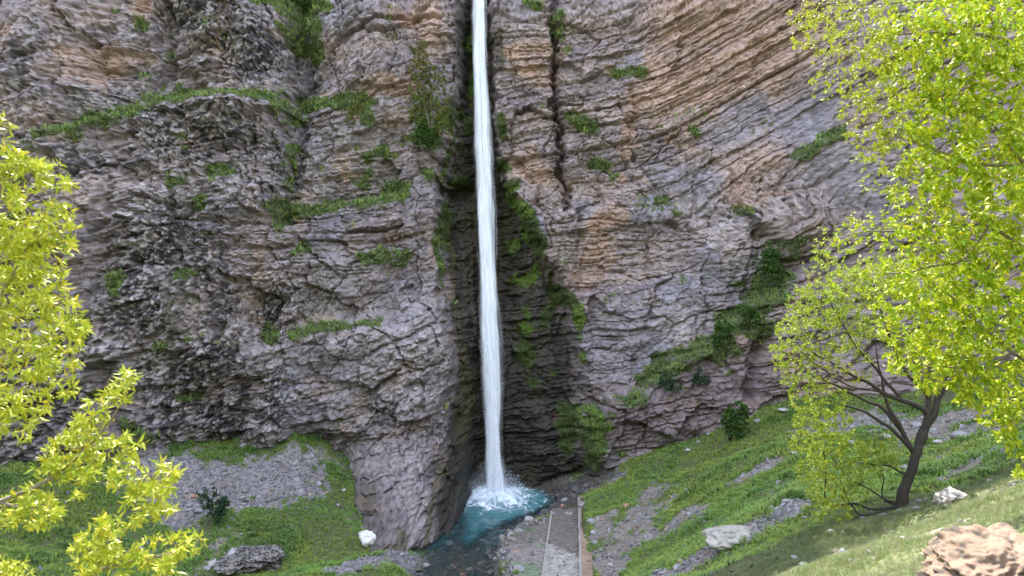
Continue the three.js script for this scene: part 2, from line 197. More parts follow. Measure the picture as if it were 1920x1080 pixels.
for (let j = 0; j < CH; j++) for (let i = 0; i < CW; i++) {
  const x = GX[i], y = GY[j], o = j * CW + i;
  const [px, py] = cliffPixel(x, y);
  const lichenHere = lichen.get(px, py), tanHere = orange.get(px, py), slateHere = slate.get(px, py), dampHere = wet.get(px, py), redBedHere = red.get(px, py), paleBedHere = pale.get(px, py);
  const hb = herb.get(px, py), ms = moss.get(px, py);
  const jx = 7 * vn(x * 1.7, y * 1.7) + 5 * vn(x * 5.3 + 9, y * 5.3), jy = 6 * vn(x * 1.9 + 30, y * 1.9) + 4 * vn(x * 6 + 3, y * 6);
  const pv = prot.get(px + jx, py + jy), X = x - 0.8 * pv;
  const nb = fbm(x * 0.35, y * 0.35, 3), nm = fbm(X * 1.4 + 40, y * 1.4, 3);
  // bedding coordinate s (across the beds) and t (along them), in metres
  const s = y - bendF.get(px, py) / 41 + nb * 0.28 + nm * 0.025 + 0.02 * vn(X * 6.5, y * 6.5 + 3), t = X + 0.35 * nb + 0.06 * vn(X * 5, y * 5);
  let z = pv + nb * 0.5 + nm * 0.12;
  let bedHash = 0.5, blockHash = 0.5;
  for (let k = 0; k < 3; k++) {
    const [hh, ll, amp0] = BED[k];
    const bw = (1 - 0.78 * lichenHere) * (0.15 + 0.85 * Math.max(sm(-0.22, 0.25, fbm(x * 0.28 + k * 13, y * 0.5 + 7 * k, 2)), 0.9 * tanHere));
    const amp = bw * amp0 * (k === 2 ? 1 - 0.55 * slateHere : 1 - 0.3 * slateHere) * (1 - 0.35 * dampHere * (k < 2 ? 1 : 0.3)) * (1 + 0.25 * tanHere);
    const sw = s / hh + 0.16 * vn(t * 0.6 / hh * 0.35 + k * 9, s * 0.7 / hh) ;
    const li = Math.floor(sw), cut = 0.28 * (h2(li, 71 + k) - 0.5);
    let f = sw - li; let bi = li;
    if (f < 0.16 + cut) { bi = li - 1; f = (f + 1 - 0.16 - 0.28 * (h2(li - 1, 71 + k) - 0.5)); } else f -= 0.16 + cut;
    f = clamp(f);
    const len = ll * (0.55 + 1.1 * h2(bi, 5 + k)) * (1 + 0.9 * tanHere);
    const tw = (t + 13.7 * h2(bi, 11 + k)) / len + 0.18 * vn(s * 2.2 / hh, t * 0.8) ;
    const bj = Math.floor(tw), g = tw - bj;
    const a = h2(bi * 7 + k, bj), b = h2(bi, 101 + k);
    if (k === 0) bedHash = b; if (k === 1) blockHash = a;
    const hgt = (0.62 * b + 0.38 * a - 0.5) * 2;
    z += amp * (hgt + (h2(bj + 3, bi) - 0.5) * 0.8 * (f - 0.5) + (h2(bj, bi + 9) - 0.5) * 0.7 * (g - 0.5));
    const e1 = Math.min(f, 1 - f) * hh, e2 = Math.min(g, 1 - g) * len;
    const crackA = (1 - sm(0, 0.045 + 0.03 * hh, e1)) * (h2(bi, bj + 31) > 0.4 ? 1.15 : 0.25), crackB = (1 - sm(0, 0.05, e2)) * 0.6 * (h2(bi + 77, bj) > 0.35 ? 1 : 0);
    const gk = Math.max(crackA, crackB);
    z -= (0.25 * amp + (k === 2 ? 0.05 : 0.12) * bw) * gk;
  }
  for (let k = 0; k < 3; k++) {
    const [fu, fv, fa] = FACE[k]; facet(t / fu + 0.25 * nm + k * 41, s / fv + 0.25 * nb, 3 + k * 7);
    const am = fa * (1 - 0.45 * slateHere - 0.3 * tanHere + 0.35 * lichenHere) * (k === 0 ? 1 - 0.5 * dampHere : 1);
    z += am * FV[0] - am * 0.45 * (1 - sm(0, 0.10, FV[1])) * (FV[2] > 0.35 ? 1 : 0); if (k === 1) blockHash = 0.5 * blockHash + 0.5 * FV[2];
  }
  if (lichenHere > 0.05) { facet(X / 0.17 + 0.3 * nm, y / 0.24, 61); z += lichenHere * (0.14 * FV[0] - 0.05 * (1 - sm(0, 0.14, FV[1]))); facet(X / 0.5, y / 0.95 + nm, 83); z += lichenHere * 0.30 * FV[0]; }
  z += (1 - sm(-4, -2.5, x)) * (0.9 * (0.5 - Math.abs(vn(X * 0.42 + 3, y * 0.07))) + 0.34 * vn(X * 1.05, y * 0.10) + 0.16 * vn(X * 2.6 + 5, y * 0.16)) - 0.22 * (1 - sm(0, 0.09, Math.abs(vn(X * 0.55 + 0.3 * nm + 17, y * 0.09 + 4)) )) * (1 - dampHere);
  // crumbly, knobbly weathering on the lichen-grown ground
  const c1 = vn(X * 3.1, y * 2.6), c2 = vn(X * 6.4 + 3, y * 5.2), c3 = vn(X * 13.1, y * 11.3 + 9);
  z += (1 - Math.abs(c1)) * 0.13 * lichenHere + (1 - Math.abs(c2)) * 0.08 * (0.12 + lichenHere) * (1 - 0.6 * slateHere) + c3 * (0.012 + 0.05 * lichenHere);
  // the buttress foot runs out towards the stream
  z += 5.0 * Math.pow(clamp((4.2 - y) / 4.2), 1.6) * sm(-8.2, -6.0, x) * (1 - sm(-2.3, -1.7, x));
  // rills and curtains on the wet wall
  if (dampHere > 0.05) z += dampHere * (0.16 * vn(X * 2.2, y * 0.3) + 0.10 * vn(X * 5.5 + 8, y * 0.5) + 0.05 * vn(X * 12, y * 0.9));
  const top = clamp((y - 23) / 20);
  z -= top * top * 2;
  cPos[o * 3] = x + 0.05 * c2 * (1 - top); cPos[o * 3 + 1] = y + 0.04 * vn(x * 6 + 50, y * 6); cPos[o * 3 + 2] = -(D0(x, y)) + z;
  if (y > 24) cPos[o * 3 + 1] = 24 + (y - 24) * clamp(1 - 0.05 * Math.max(0, Math.abs(x + 2) - 24)) * (0.96 + 0.06 * vn(x * 0.25, 3) + 0.04 * vn(x * 1.1, 8));
  // ---- colour of the stone itself
  const q = h2(Math.floor(bedHash * 997), 3), base = tint[Math.floor(q * 4) & 3], base2 = tint[Math.floor(blockHash * 4) & 3];
  let r = lerp(base[0], base2[0], 0.5), g = lerp(base[1], base2[1], 0.5), b = lerp(base[2], base2[2], 0.5);
  const mott = 1 + 0.26 * fbm(X * 2.2 + 11, y * 2.2, 3) + 0.30 * vn(X * 8.3, y * 10.7 + 4) + 0.34 * vn(X * 18, y * 20);
  r *= mott; g *= mott; b *= mott;
  const mixc = (cr, cg, cb, w) => { r = lerp(r, cr, w); g = lerp(g, cg, w); b = lerp(b, cb, w); };
  const on = clamp(tanHere * 1.15 + 0.5 * fbm(X * 0.9 + 70, y * 1.3, 3) * (tanHere > 0.05 ? 1 : 0) - 0.1 + 0.35 * (blockHash - 0.5) * tanHere);
  mixc(0.335 * mott, 0.222 * mott, 0.168 * mott, on * 0.85);
  mixc(0.19 * mott, 0.165 * mott, 0.172 * mott, 0.45 * (1 - tanHere) * (1 - sm(-3.5, 0.5, x)));
  const rusty = sm(0.28, 0.5, fbm(X * 0.8 + 5, y * 1.1 + 60, 4)) * (1 - slateHere) * (1 - 0.6 * lichenHere); mixc(0.33, 0.20, 0.125, rusty * 0.55);
  const sn = clamp(slateHere * 1.2 + 0.4 * fbm(X * 1.1, y * 1.1 + 20, 3) * (slateHere > 0.05 ? 1 : 0)); mixc(0.19 * mott, 0.178 * mott, 0.21 * mott, sn * 0.7);
  mixc(0.135 * mott, 0.098 * mott, 0.102 * mott, clamp(redBedHere + 0.3 * nm * (redBedHere > 0.05 ? 1 : 0)) * 0.75);
  mixc(0.31 * mott, 0.28 * mott, 0.278 * mott, paleBedHere * 0.6);
  // black and pale lichen flecks
  const fl = 0.5 * vn(X * 9.7 + 0.6 * c1, y * 6.6) + 0.6 * vn(X * 19.3, y * 14.1 + 5) + 0.45 * vn(X * 1.3 + 31, y * 0.7) * 0.9;
  const flk = sm(0.27, 0.42, fl + 0.66 * (lichenHere - 0.62)); mixc(0.028, 0.026, 0.028, flk * clamp(0.15 + lichenHere) * 0.93);
  const fp = 0.7 * vn(X * 11.9 + 90, y * 8.6) + 0.5 * vn(X * 21 + 30, y * 17); mixc(0.43, 0.395, 0.39, sm(0.26, 0.45, fp + 0.22 * (lichenHere - 0.5)) * (0.2 + 0.6 * lichenHere) * (1 - flk));
  // mineral run-off streaks
  const st = sm(0.2, 0.55, vn(X * 2.6, y * 0.16 + 7) * 0.7 + vn(X * 7, y * 0.3) * 0.5) * sm(-0.1, 0.4, vn(X * 0.3 + 9, y * 0.22)); mixc(0.085, 0.078, 0.088, st * 0.3 * (1 - 0.6 * tanHere));
  // wet, algae-dark stone
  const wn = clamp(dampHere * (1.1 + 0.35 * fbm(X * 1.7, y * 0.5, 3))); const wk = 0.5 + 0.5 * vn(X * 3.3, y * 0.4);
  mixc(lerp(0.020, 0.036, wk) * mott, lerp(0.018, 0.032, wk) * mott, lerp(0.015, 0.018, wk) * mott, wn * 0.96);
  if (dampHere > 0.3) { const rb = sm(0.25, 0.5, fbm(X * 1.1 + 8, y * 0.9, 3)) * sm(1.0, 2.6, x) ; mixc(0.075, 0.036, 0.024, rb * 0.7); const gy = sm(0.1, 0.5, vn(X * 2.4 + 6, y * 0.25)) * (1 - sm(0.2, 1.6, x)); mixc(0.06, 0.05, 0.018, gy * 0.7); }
  const mn = clamp(ms * 1.2 + 1.3 * fbm(X * 1.7, y * 1.1 + 3, 4) * (ms > 0.04 ? 1 : 0) - 0.28); mixc(0.050, 0.072, 0.012, sm(0.25, 0.6, mn) * 0.9);
  const hn = clamp(hb * 1.2 + 1.5 * fbm(X * 1.6 + 5, y * 2.4, 4) * (hb > 0.04 ? 1 : 0) - 0.02); mixc(0.060, 0.085, 0.022, sm(0.3, 0.65, hn) * 0.75);
  cHerb[o] = sm(0.3, 0.7, hn); cMoss[o] = sm(0.3, 0.7, mn);
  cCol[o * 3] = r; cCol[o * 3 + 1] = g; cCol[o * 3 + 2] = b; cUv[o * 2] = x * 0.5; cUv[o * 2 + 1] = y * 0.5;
}
function gridIndex(w, h) { const a = new Uint32Array((w - 1) * (h - 1) * 6); let k = 0; for (let j = 0; j < h - 1; j++) for (let i = 0; i < w - 1; i++) { const o = j * w + i; if ((i + j) & 1) { a[k++] = o; a[k++] = o + 1; a[k++] = o + w; a[k++] = o + 1; a[k++] = o + w + 1; a[k++] = o + w; } else { a[k++] = o; a[k++] = o + 1; a[k++] = o + w + 1; a[k++] = o; a[k++] = o + w + 1; a[k++] = o + w; } } return new THREE.BufferAttribute(a, 1); }
const cliffGeo = new THREE.BufferGeometry();
cliffGeo.setAttribute('position', new THREE.BufferAttribute(cPos, 3)); cliffGeo.setAttribute('color', new THREE.BufferAttribute(cCol, 3)); cliffGeo.setAttribute('uv', new THREE.BufferAttribute(cUv, 2));
cliffGeo.setIndex(gridIndex(CW, CH)); cliffGeo.computeVertexNormals();
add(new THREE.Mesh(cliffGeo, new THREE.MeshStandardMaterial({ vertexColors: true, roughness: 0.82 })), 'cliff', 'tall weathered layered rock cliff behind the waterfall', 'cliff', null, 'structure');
const cNor = cliffGeo.attributes.normal.array;
function cell(a, v) { let lo = 0, hi = a.length - 2; while (lo < hi) { const m = (lo + hi + 1) >> 1; if (a[m] <= v) lo = m; else hi = m - 1; } return lo; }
function onCliff(x, y) { const i = cell(GX, x), j = cell(GY, y), o = j * CW + i; return { p: new THREE.Vector3(cPos[o * 3], cPos[o * 3 + 1], cPos[o * 3 + 2]), n: new THREE.Vector3(cNor[o * 3], cNor[o * 3 + 1], cNor[o * 3 + 2]), o }; }

// ------------------------------------------------------------------ the ground
const GP = [[540, 815, 33.7], [430, 830, 33.5], [300, 800, 33.2], [600, 870, 33.2], [690, 960, 31.5], [690, 1000, 30.2], [450, 900, 31], [330, 880, 31], [560, 960, 29.3], [450, 1040, 27.0], [600, 1060, 27], [700, 1065, 27.8], [300, 960, 28.5], [100, 1000, 26.5], [210, 850, 32], [60, 900, 28.5], [100, 1060, 24], [350, 1075, 25.4],
  [1120, 930, 32.6], [1125, 1000, 27.9], [1120, 1075, 24.4], [1150, 860, 36], [1250, 830, 35.3], [1330, 800, 34.8], [1480, 755, 33], [1430, 770, 33.5], [1200, 900, 32], [1300, 870, 31.5], [1400, 850, 30], [1480, 830, 28.5], [1200, 960, 28.5], [1180, 1040, 25.5], [1260, 960, 26.5], [1300, 930, 27.5], [1300, 1010, 22.5], [1200, 1075, 23],
  [1350, 990, 20.5], [1400, 960, 20], [1500, 930, 18.5], [1600, 960, 15], [1700, 950, 14], [1500, 1000, 15], [1400, 1040, 15.5], [1300, 1075, 17], [1600, 1040, 10.5], [1750, 990, 10.5], [1500, 1075, 9.5], [1900, 950, 9], [1700, 1075, 6], [1880, 1060, 4], [1900, 900, 14], [1800, 880, 17], [1850, 820, 21], [1750, 860, 20], [1650, 850, 23], [1550, 830, 26], [1600, 760, 31], [1750, 770, 27]]
  .map(p => at(...p)).concat([[0.2, 7.9, 0], [3, 8.5, 0], [-2, 7.0, -1], [0, 8.6, 5], [-8, 7.4, 6], [10, 10, 4], [0, 5.4, -6], [0, 3.2, -12], [0.3, 1.4, -18], [1.9, 1.2, -20.5], [-3, 4.4, -6], [-6, 3.0, -9], [-4, 1, -15], [-2.5, -0.9, -22], [-10, 0, -18], [-14, 2.5, -16], [-20, 3.5, -18], [-22, 3, -26], [-24, 9, -8], [8, 8.5, -7], [12, 9.5, -12], [18, 10, -16], [15.5, 6.6, -24], [20, 9, -24], [24, 12, -8], [-0.5, -0.5, -37], [-1.5, -0.6, -33], [2, 0.3, -37], [-3, -0.2, -37.5], [-2.7, -0.5, -29.5], [-3.2, -0.6, -26.5], [0.7, 0.2, -28], [1.2, 0.2, -24], [1, 0.25, -31], [2.4, 0.3, -34.5], [-5.2, 0.5, -29.5], [-4.4, 0.55, -27.5], [-3.9, 0.35, -25.5], [-4.8, 0.5, -23.5], [-30, 12, -14], [30, 14, -2], [-7, 3.6, -40], [-14, 4.5, -40], [6, 2.6, -40], [14, 6, -38], [-22, 3.5, -34]].map(a => new THREE.Vector3(...a)));
function solveTPS(P) {
  const n = P.length, m = n + 3, A = Array.from({ length: m }, () => new Float64Array(m + 1)), U = r2 => r2 < 1e-9 ? 0 : r2 * Math.log(r2);
  for (let i = 0; i < n; i++) {
    for (let j = 0; j < n; j++) A[i][j] = U((P[i].x - P[j].x) ** 2 + (P[i].z - P[j].z) ** 2) + (i === j ? 0.6 : 0);
    A[i][n] = A[n][i] = 1; A[i][n + 1] = A[n + 1][i] = P[i].x; A[i][n + 2] = A[n + 2][i] = P[i].z; A[i][m] = P[i].y;
  }
  for (let c = 0; c < m; c++) {
    let p = c; for (let r = c + 1; r < m; r++) if (Math.abs(A[r][c]) > Math.abs(A[p][c])) p = r;
    [A[c], A[p]] = [A[p], A[c]];
    for (let r = 0; r < m; r++) if (r !== c) { const k = A[r][c] / A[c][c]; if (k) for (let q = c; q <= m; q++) A[r][q] -= k * A[c][q]; }
  }
  const w = A.map((r, i) => r[m] / r[i]);
  return (x, z) => { let s = w[n] + w[n + 1] * x + w[n + 2] * z; for (let i = 0; i < n; i++) s += w[i] * U((x - P[i].x) ** 2 + (z - P[i].z) ** 2); return s; };
}
const tps = solveTPS(GP);
const TX0 = -34, TX1 = 30, TZ0 = -44, TZ1 = 10, TS = 0.5, TW = Math.round((TX1 - TX0) / TS) + 1, TH = Math.round((TZ1 - TZ0) / TS) + 1, tH = new Float32Array(TW * TH);
for (let j = 0; j < TH; j++) for (let i = 0; i < TW; i++) tH[j * TW + i] = tps(TX0 + i * TS, TZ0 + j * TS);
const cub = (a, b, c, d, t) => b + 0.5 * t * (c - a + t * (2 * a - 5 * b + 4 * c - d + t * (3 * (b - c) + d - a)));
function rough(x, z) {
  const u = clamp((x - TX0) / TS, 1, TW - 3.001), v = clamp((z - TZ0) / TS, 1, TH - 3.001), i = u | 0, j = v | 0, a = u - i, b = v - j, r = [];
  for (let k = -1; k < 3; k++) { const o = (j + k) * TW + i; r.push(cub(tH[o - 1], tH[o], tH[o + 1], tH[o + 2], a)); }
  return cub(r[0], r[1], r[2], r[3], b);
}
function segDist(x, z, pts) { let d = 1e9; for (let k = 0; k < pts.length - 1; k++) { const [ax, az] = pts[k], [bx, bz] = pts[k + 1], l = (bx - ax) ** 2 + (bz - az) ** 2, t = clamp(((x - ax) * (bx - ax) + (z - az) * (bz - az)) / l); d = Math.min(d, Math.hypot(x - ax - t * (bx - ax), z - az - t * (bz - az))); } return d; }
function insideD(x, z, poly) { // signed distance, positive inside
  let c = false; for (let i = 0, j = poly.length - 1; i < poly.length; j = i++) { const [xi, zi] = poly[i], [xj, zj] = poly[j]; if ((zi > z) !== (zj > z) && x < (xj - xi) * (z - zi) / (zj - zi) + xi) c = !c; }
  const d = segDist(x, z, [...poly, poly[0]]); return c ? d : -d;
}
const POOL = [[-2.7, -38.6], [-0.6, -39.2], [0.8, -38.2], [2.0, -36.6], [2.2, -35.0], [1.3, -33.4], [0.2, -32.2], [-0.5, -31.0], [-1.0, -29.6], [-1.2, -27.8], [-1.4, -25], [-1.6, -22], [-2.9, -22], [-2.9, -25], [-2.7, -27.6], [-2.45, -29.4], [-2.3, -31.0], [-2.6, -33.5], [-3.0, -36]];
const PATHY = 0.34;
const wallX = d => 2.76 - 0.0775 * (33.3 - d);               // right edge of the path at distance d
const PATH = [[-0.25, -29.3], [0.1, -30.3], [0.75, -30.9], [1.75, -32.0], [2.62, -33.0], [wallX(33), -33], [wallX(18), -18], [0.2, -18], [0.05, -21], [-0.2, -25.3], [-0.42, -27.5]];
const isWet = (x, z) => insideD(x, z, POOL);
const waterY = z => -0.02 - 0.45 * sm(-31.5, -24, z);
function ground(x, z) {
  let y = rough(x, z);
  const near = sm(-20, -8, z), nA = fbm(x * 0.5, z * 0.5, 3), nB = fbm(x * 2.1, z * 2.1 + 5, 3);
  y += 0.28 * nA * (1 - 0.5 * near) + 0.09 * nB + 0.03 * vn(x * 7, z * 7);
  if (x > -7 && x < 6 && z < -16) {
    const w = isWet(x, z); y = lerp(y, waterY(z) - 0.14 - 0.45 * sm(0.1, 1.0, w) * sm(-28.6, -30.6, z) + 0.10 * nB + 0.05 * vn(x * 6, z * 6), sm(-0.35, 0.5, w));
    const p = insideD(x, z, PATH); y = lerp(y, PATHY - 0.12, sm(-0.25, 0.08, p));
  }
  return y;
}
function hit(px, py) { // where a sight line meets the ground
  const dx = (px - 960) / F, dy = -(py - 540) / F; let d = 2, pd = 2;
  for (; d < 44; d += 0.15) { if (EYE + dy * d < ground(dx * d, -d)) { let a = pd, b = d; for (let k = 0; k < 12; k++) { const m = (a + b) / 2; if (EYE + dy * m < ground(dx * m, -m)) b = m; else a = m; } d = b; break; } pd = d; }
  return new THREE.Vector3(dx * d, ground(dx * d, -d), -d);
}
const line = pts => pts.map(p => { const v = hit(...p); return [v.x, v.z]; });
const GRAVEL = [[line([[300, 892], [400, 898], [540, 890], [575, 895]]), 0.95], [line([[330, 940], [430, 915], [540, 920]]), 1.0], [line([[262, 850], [300, 900], [360, 960]]), 0.8], [line([[1490, 950], [1400, 1000], [1320, 1040], [1240, 1076]]), 0.5], [line([[1270, 828], [1340, 796], [1410, 772]]), 0.35], [line([[1580, 805], [1640, 795]]), 0.7], [line([[690, 1050], [640, 1070]]), 0.5], [line([[760, 1050], [840, 1070], [920, 1060]]), 1.0], [line([[930, 1060], [950, 1000]]), 0.5]];
const DIRT = [[line([[1140, 970], [1130, 1020], [1140, 1078]]), 0.5], [line([[1560, 800], [1640, 790], [1760, 800], [1840, 800]]), 1.3], [line([[1230, 925], [1190, 980], [1160, 1040]]), 0.8], [line([[1150, 1060], [1200, 1020]]), 0.6], [line([[1400, 895], [1470, 860]]), 0.45], [line([[1680, 955], [1720, 948]]), 0.35], [line([[1560, 1035], [1640, 1020]]), 0.2], [line([[1740, 1000], [1800, 980]]), 0.3], [line([[1840, 860], [1780, 900]]), 0.4], [line([[1250, 1000], [1300, 960]]), 0.5], [line([[1150, 900], [1080, 910], [1040, 925]]), 0.5], [line([[700, 1000], [740, 1000]]), 0.6]];
const MUD = [[line([[1050, 935], [1085, 915], [1120, 895]]), 0.9], [line([[1030, 950], [1060, 945]]), 0.6]];
const cover = (L, x, z) => { let m = 0; for (const [p, r] of L) { const d = segDist(x, z, p); if (d < r * 2.2) m = Math.max(m, 1 - sm(r * 0.2, r * 2.1, d)); } return m; };
function soil(x, z, y) { // {grass, gravel, dirt}
  const n = fbm(x * 1.3 + 3, z * 1.3, 4), n2 = fbm(x * 0.5 + 30, z * 0.5, 3), far = sm(-16, -22, z);
  const nf = fbm(x * 3.7 + 8, z * 3.7, 3); let gr = sm(0.38, 0.72, cover(GRAVEL, x, z) + 0.75 * n + 0.45 * nf), di = sm(0.52, 0.86, cover(DIRT, x, z) + 0.8 * n + 0.5 * nf);
  di = Math.max(di, sm(0.32, 0.62, 0.8 * n2 + 0.5 * n + 0.35 * nf) * 0.8);
  const w = x > -7 && x < 7 && z < -17 ? Math.max(sm(-0.9, -0.2, isWet(x, z) + 0.4 * n), sm(0.3, 0.6, cover(MUD, x, z) + 0.4 * n)) : 0;
  const g = (1 - gr) * (1 - di) * (1 - w);
  return { g, gr: Math.max(gr, w), di, w, n, n2, far };
}
const QX = axis([[-33, -22, 0.5], [-22, -14, 0.12], [-14, 14, 0.075], [14, 18, 0.12], [18, 29, 0.5]]), QZ = axis([[-43, -38.5, 0.15], [-38.5, -23, 0.075], [-23, -3, 0.085], [-3, 9, 0.4]]);
const QW = QX.length, QH = QZ.length, gPos = new Float32Array(QW * QH * 3), gCol = new Float32Array(QW * QH * 3);
for (let j = 0; j < QH; j++) for (let i = 0; i < QW; i++) {
  const x = QX[i], z = QZ[j], y = ground(x, z), o = (j * QW + i) * 3, s = soil(x, z, y), m = 1 + 0.3 * s.n + 0.25 * vn(x * 9, z * 9) + 0.2 * vn(x * 17, z * 17);
  gPos[o] = x; gPos[o + 1] = y; gPos[o + 2] = z;
  let c = [0.075, 0.085, 0.03];
  const mix = (d, w) => { c = c.map((v, k) => lerp(v, d[k], w)); };
  mix([0.105, 0.10, 0.05], sm(0, 0.4, s.n2) * 0.5); mix([0.19, 0.16, 0.135], s.di * 0.9); mix([0.19, 0.168, 0.168], s.gr * (1 - s.w)); mix([0.068, 0.054, 0.034], s.w * 0.9);
  gCol[o] = c[0] * m; gCol[o + 1] = c[1] * m; gCol[o + 2] = c[2] * m;
}
const groundGeo = new THREE.BufferGeometry();
groundGeo.setAttribute('position', new THREE.BufferAttribute(gPos, 3)); groundGeo.setAttribute('color', new THREE.BufferAttribute(gCol, 3));
{ const idx = gridIndex(QW, QH); for (let k = 0; k < idx.array.length; k += 3) { const t = idx.array[k + 1]; idx.array[k + 1] = idx.array[k + 2]; idx.array[k + 2] = t; } groundGeo.setIndex(idx); }
groundGeo.computeVertexNormals();
add(new THREE.Mesh(groundGeo, new THREE.MeshStandardMaterial({ vertexColors: true, roughness: 0.95 })), 'ground', 'sloping valley ground of soil and scree below the cliff', 'ground', null, 'structure');
const groundNormal = (x, z) => { const e = 0.12; return new THREE.Vector3(ground(x - e, z) - ground(x + e, z), 2 * e, ground(x, z - e) - ground(x, z + e)).normalize(); };

{ // unseen slope added behind the viewer to block low sky and deepen cliff shading
  const n = 90, m = 16, pos = [], col = [], idx = [];
  for (let j = 0; j <= m; j++) for (let i = 0; i <= n; i++) {
    const a = lerp(-0.15, Math.PI + 0.15, i / n), t = j / m, r = 24 + 60 * t + 5 * vn(i * 0.3, j * 0.5), h = 8 + 44 * Math.pow(t, 0.9) * (0.85 + 0.25 * vn(i * 0.12, 3)) + 2 * vn(i * 0.6, j * 0.7);
    pos.push(Math.cos(a) * r, j ? h : 2, Math.sin(a) * r + 4); const m2 = 1 + 0.4 * vn(i * 0.9, j * 0.9); col.push(0.085 * m2, 0.098 * m2, 0.045 * m2);
  }
  for (let j = 0; j < m; j++) for (let i = 0; i < n; i++) { const o = j * (n + 1) + i; idx.push(o, o + 1, o + n + 1, o + 1, o + n + 2, o + n + 1); }
  const g = new THREE.BufferGeometry(); g.setAttribute('position', new THREE.Float32BufferAttribute(pos, 3)); g.setAttribute('color', new THREE.Float32BufferAttribute(col, 3)); g.setIndex(idx); g.computeVertexNormals();
  add(new THREE.Mesh(g, new THREE.MeshStandardMaterial({ vertexColors: true, roughness: 1, side: THREE.DoubleSide })), 'sky_blocking_slope', 'unseen green slope added behind the viewer to block the low sky', 'sky_blocking_slope', null, 'structure');
}

// ------------------------------------------------------------------ water
const fallLine = [[0, 898.5, 13.5], [100, 900, 14], [200, 903, 14.5], [280, 905, 18], [400, 910, 17], [500, 914, 17], [600, 918, 18], [700, 922, 19], [800, 925, 18], [905, 928, 19], [930, 928, 21]];
const fallAt = y => { const d = 36.1 + 0.085 * y, py = 540 - (y - EYE) * F / d; const cx = table(fallLine.map(p => [p[0], p[1]]), py), w = table(fallLine.map(p => [p[0], p[2]]), py); return { x: (cx - 960) * d / F, w: w * d / F, d }; };
const HIT = new THREE.Vector3(fallAt(0).x, 0, -fallAt(0).d);
{ // the falling column: a ribbed core and a torn veil round it
  const fall = new THREE.Group();
  function column(n, rows, y0, y1, widen, thick, alphaFn, rip, seed) {
    const pos = [], col = [], idx = [];
    for (let j = 0; j <= rows; j++) {
      const y = lerp(y0, y1, j / rows), f = fallAt(Math.max(0, Math.min(y, 26))), drop = 30 - y;
      for (let i = 0; i <= n; i++) {
        const a = i / n * Math.PI * 2, u = Math.cos(a), v = Math.sin(a);
        const rib = vn(u * 9 + seed, y * 0.16 + (v > 0 ? 0 : 40)) * 0.5 + vn(u * 21 + seed, y * 0.35) * 0.3 + vn(u * 14 + seed, y * 1.6 + drop * 0.1) * 0.25;
        const edge = 1 + 0.2 * vn(seed + (u > 0 ? 3 : 9), y * 0.4) + 0.06 * vn(seed + (u > 0 ? 33 : 19), y * 1.6);
        pos.push(f.x + u * f.w * widen * edge + rib * 0.03, y, -f.d + v * f.w * thick * (1 + rip * rib) );
        const al = alphaFn(u, v, y, rib), k = 0.93 + 0.05 * rib;
        col.push(0.92 * k, 0.95 * k, 1.0 * k, al);
      }
    }
    for (let j = 0; j < rows; j++) for (let i = 0; i < n; i++) { const o = j * (n + 1) + i; idx.push(o, o + n + 1, o + 1, o + 1, o + n + 1, o + n + 2); }
    const g = new THREE.BufferGeometry(); g.setAttribute('position', new THREE.Float32BufferAttribute(pos, 3)); g.setAttribute('color', new THREE.Float32BufferAttribute(col, 4)); g.setIndex(idx); g.computeVertexNormals(); return g;
  }
  const mw = new THREE.MeshPhysicalMaterial({ vertexColors: true, transparent: true, roughness: 0.6, transmission: 0.12, thickness: 0, side: THREE.DoubleSide });
  part(fall, 'core', column(64, 520, -0.1, 26, 0.86, 0.55, (u, v, y, rib) => clamp(0.98 - 0.8 * sm(0.6, 1, Math.abs(u)) + 0.25 * rib), 0.35, 3), mw);
  part(fall, 'veil', column(80, 520, 0.0, 26, 1.2, 0.8, (u, v, y, rib) => clamp((0.30 + 0.75 * rib + 0.25 * vn(u * 11 + 70, y * 0.4)) * (1 - 0.95 * sm(0.5, 1, Math.abs(u)))), 0.5, 11), mw);
  add(fall, 'waterfall', 'tall thin white waterfall plunging down the dark mossy alcove', 'waterfall');
}
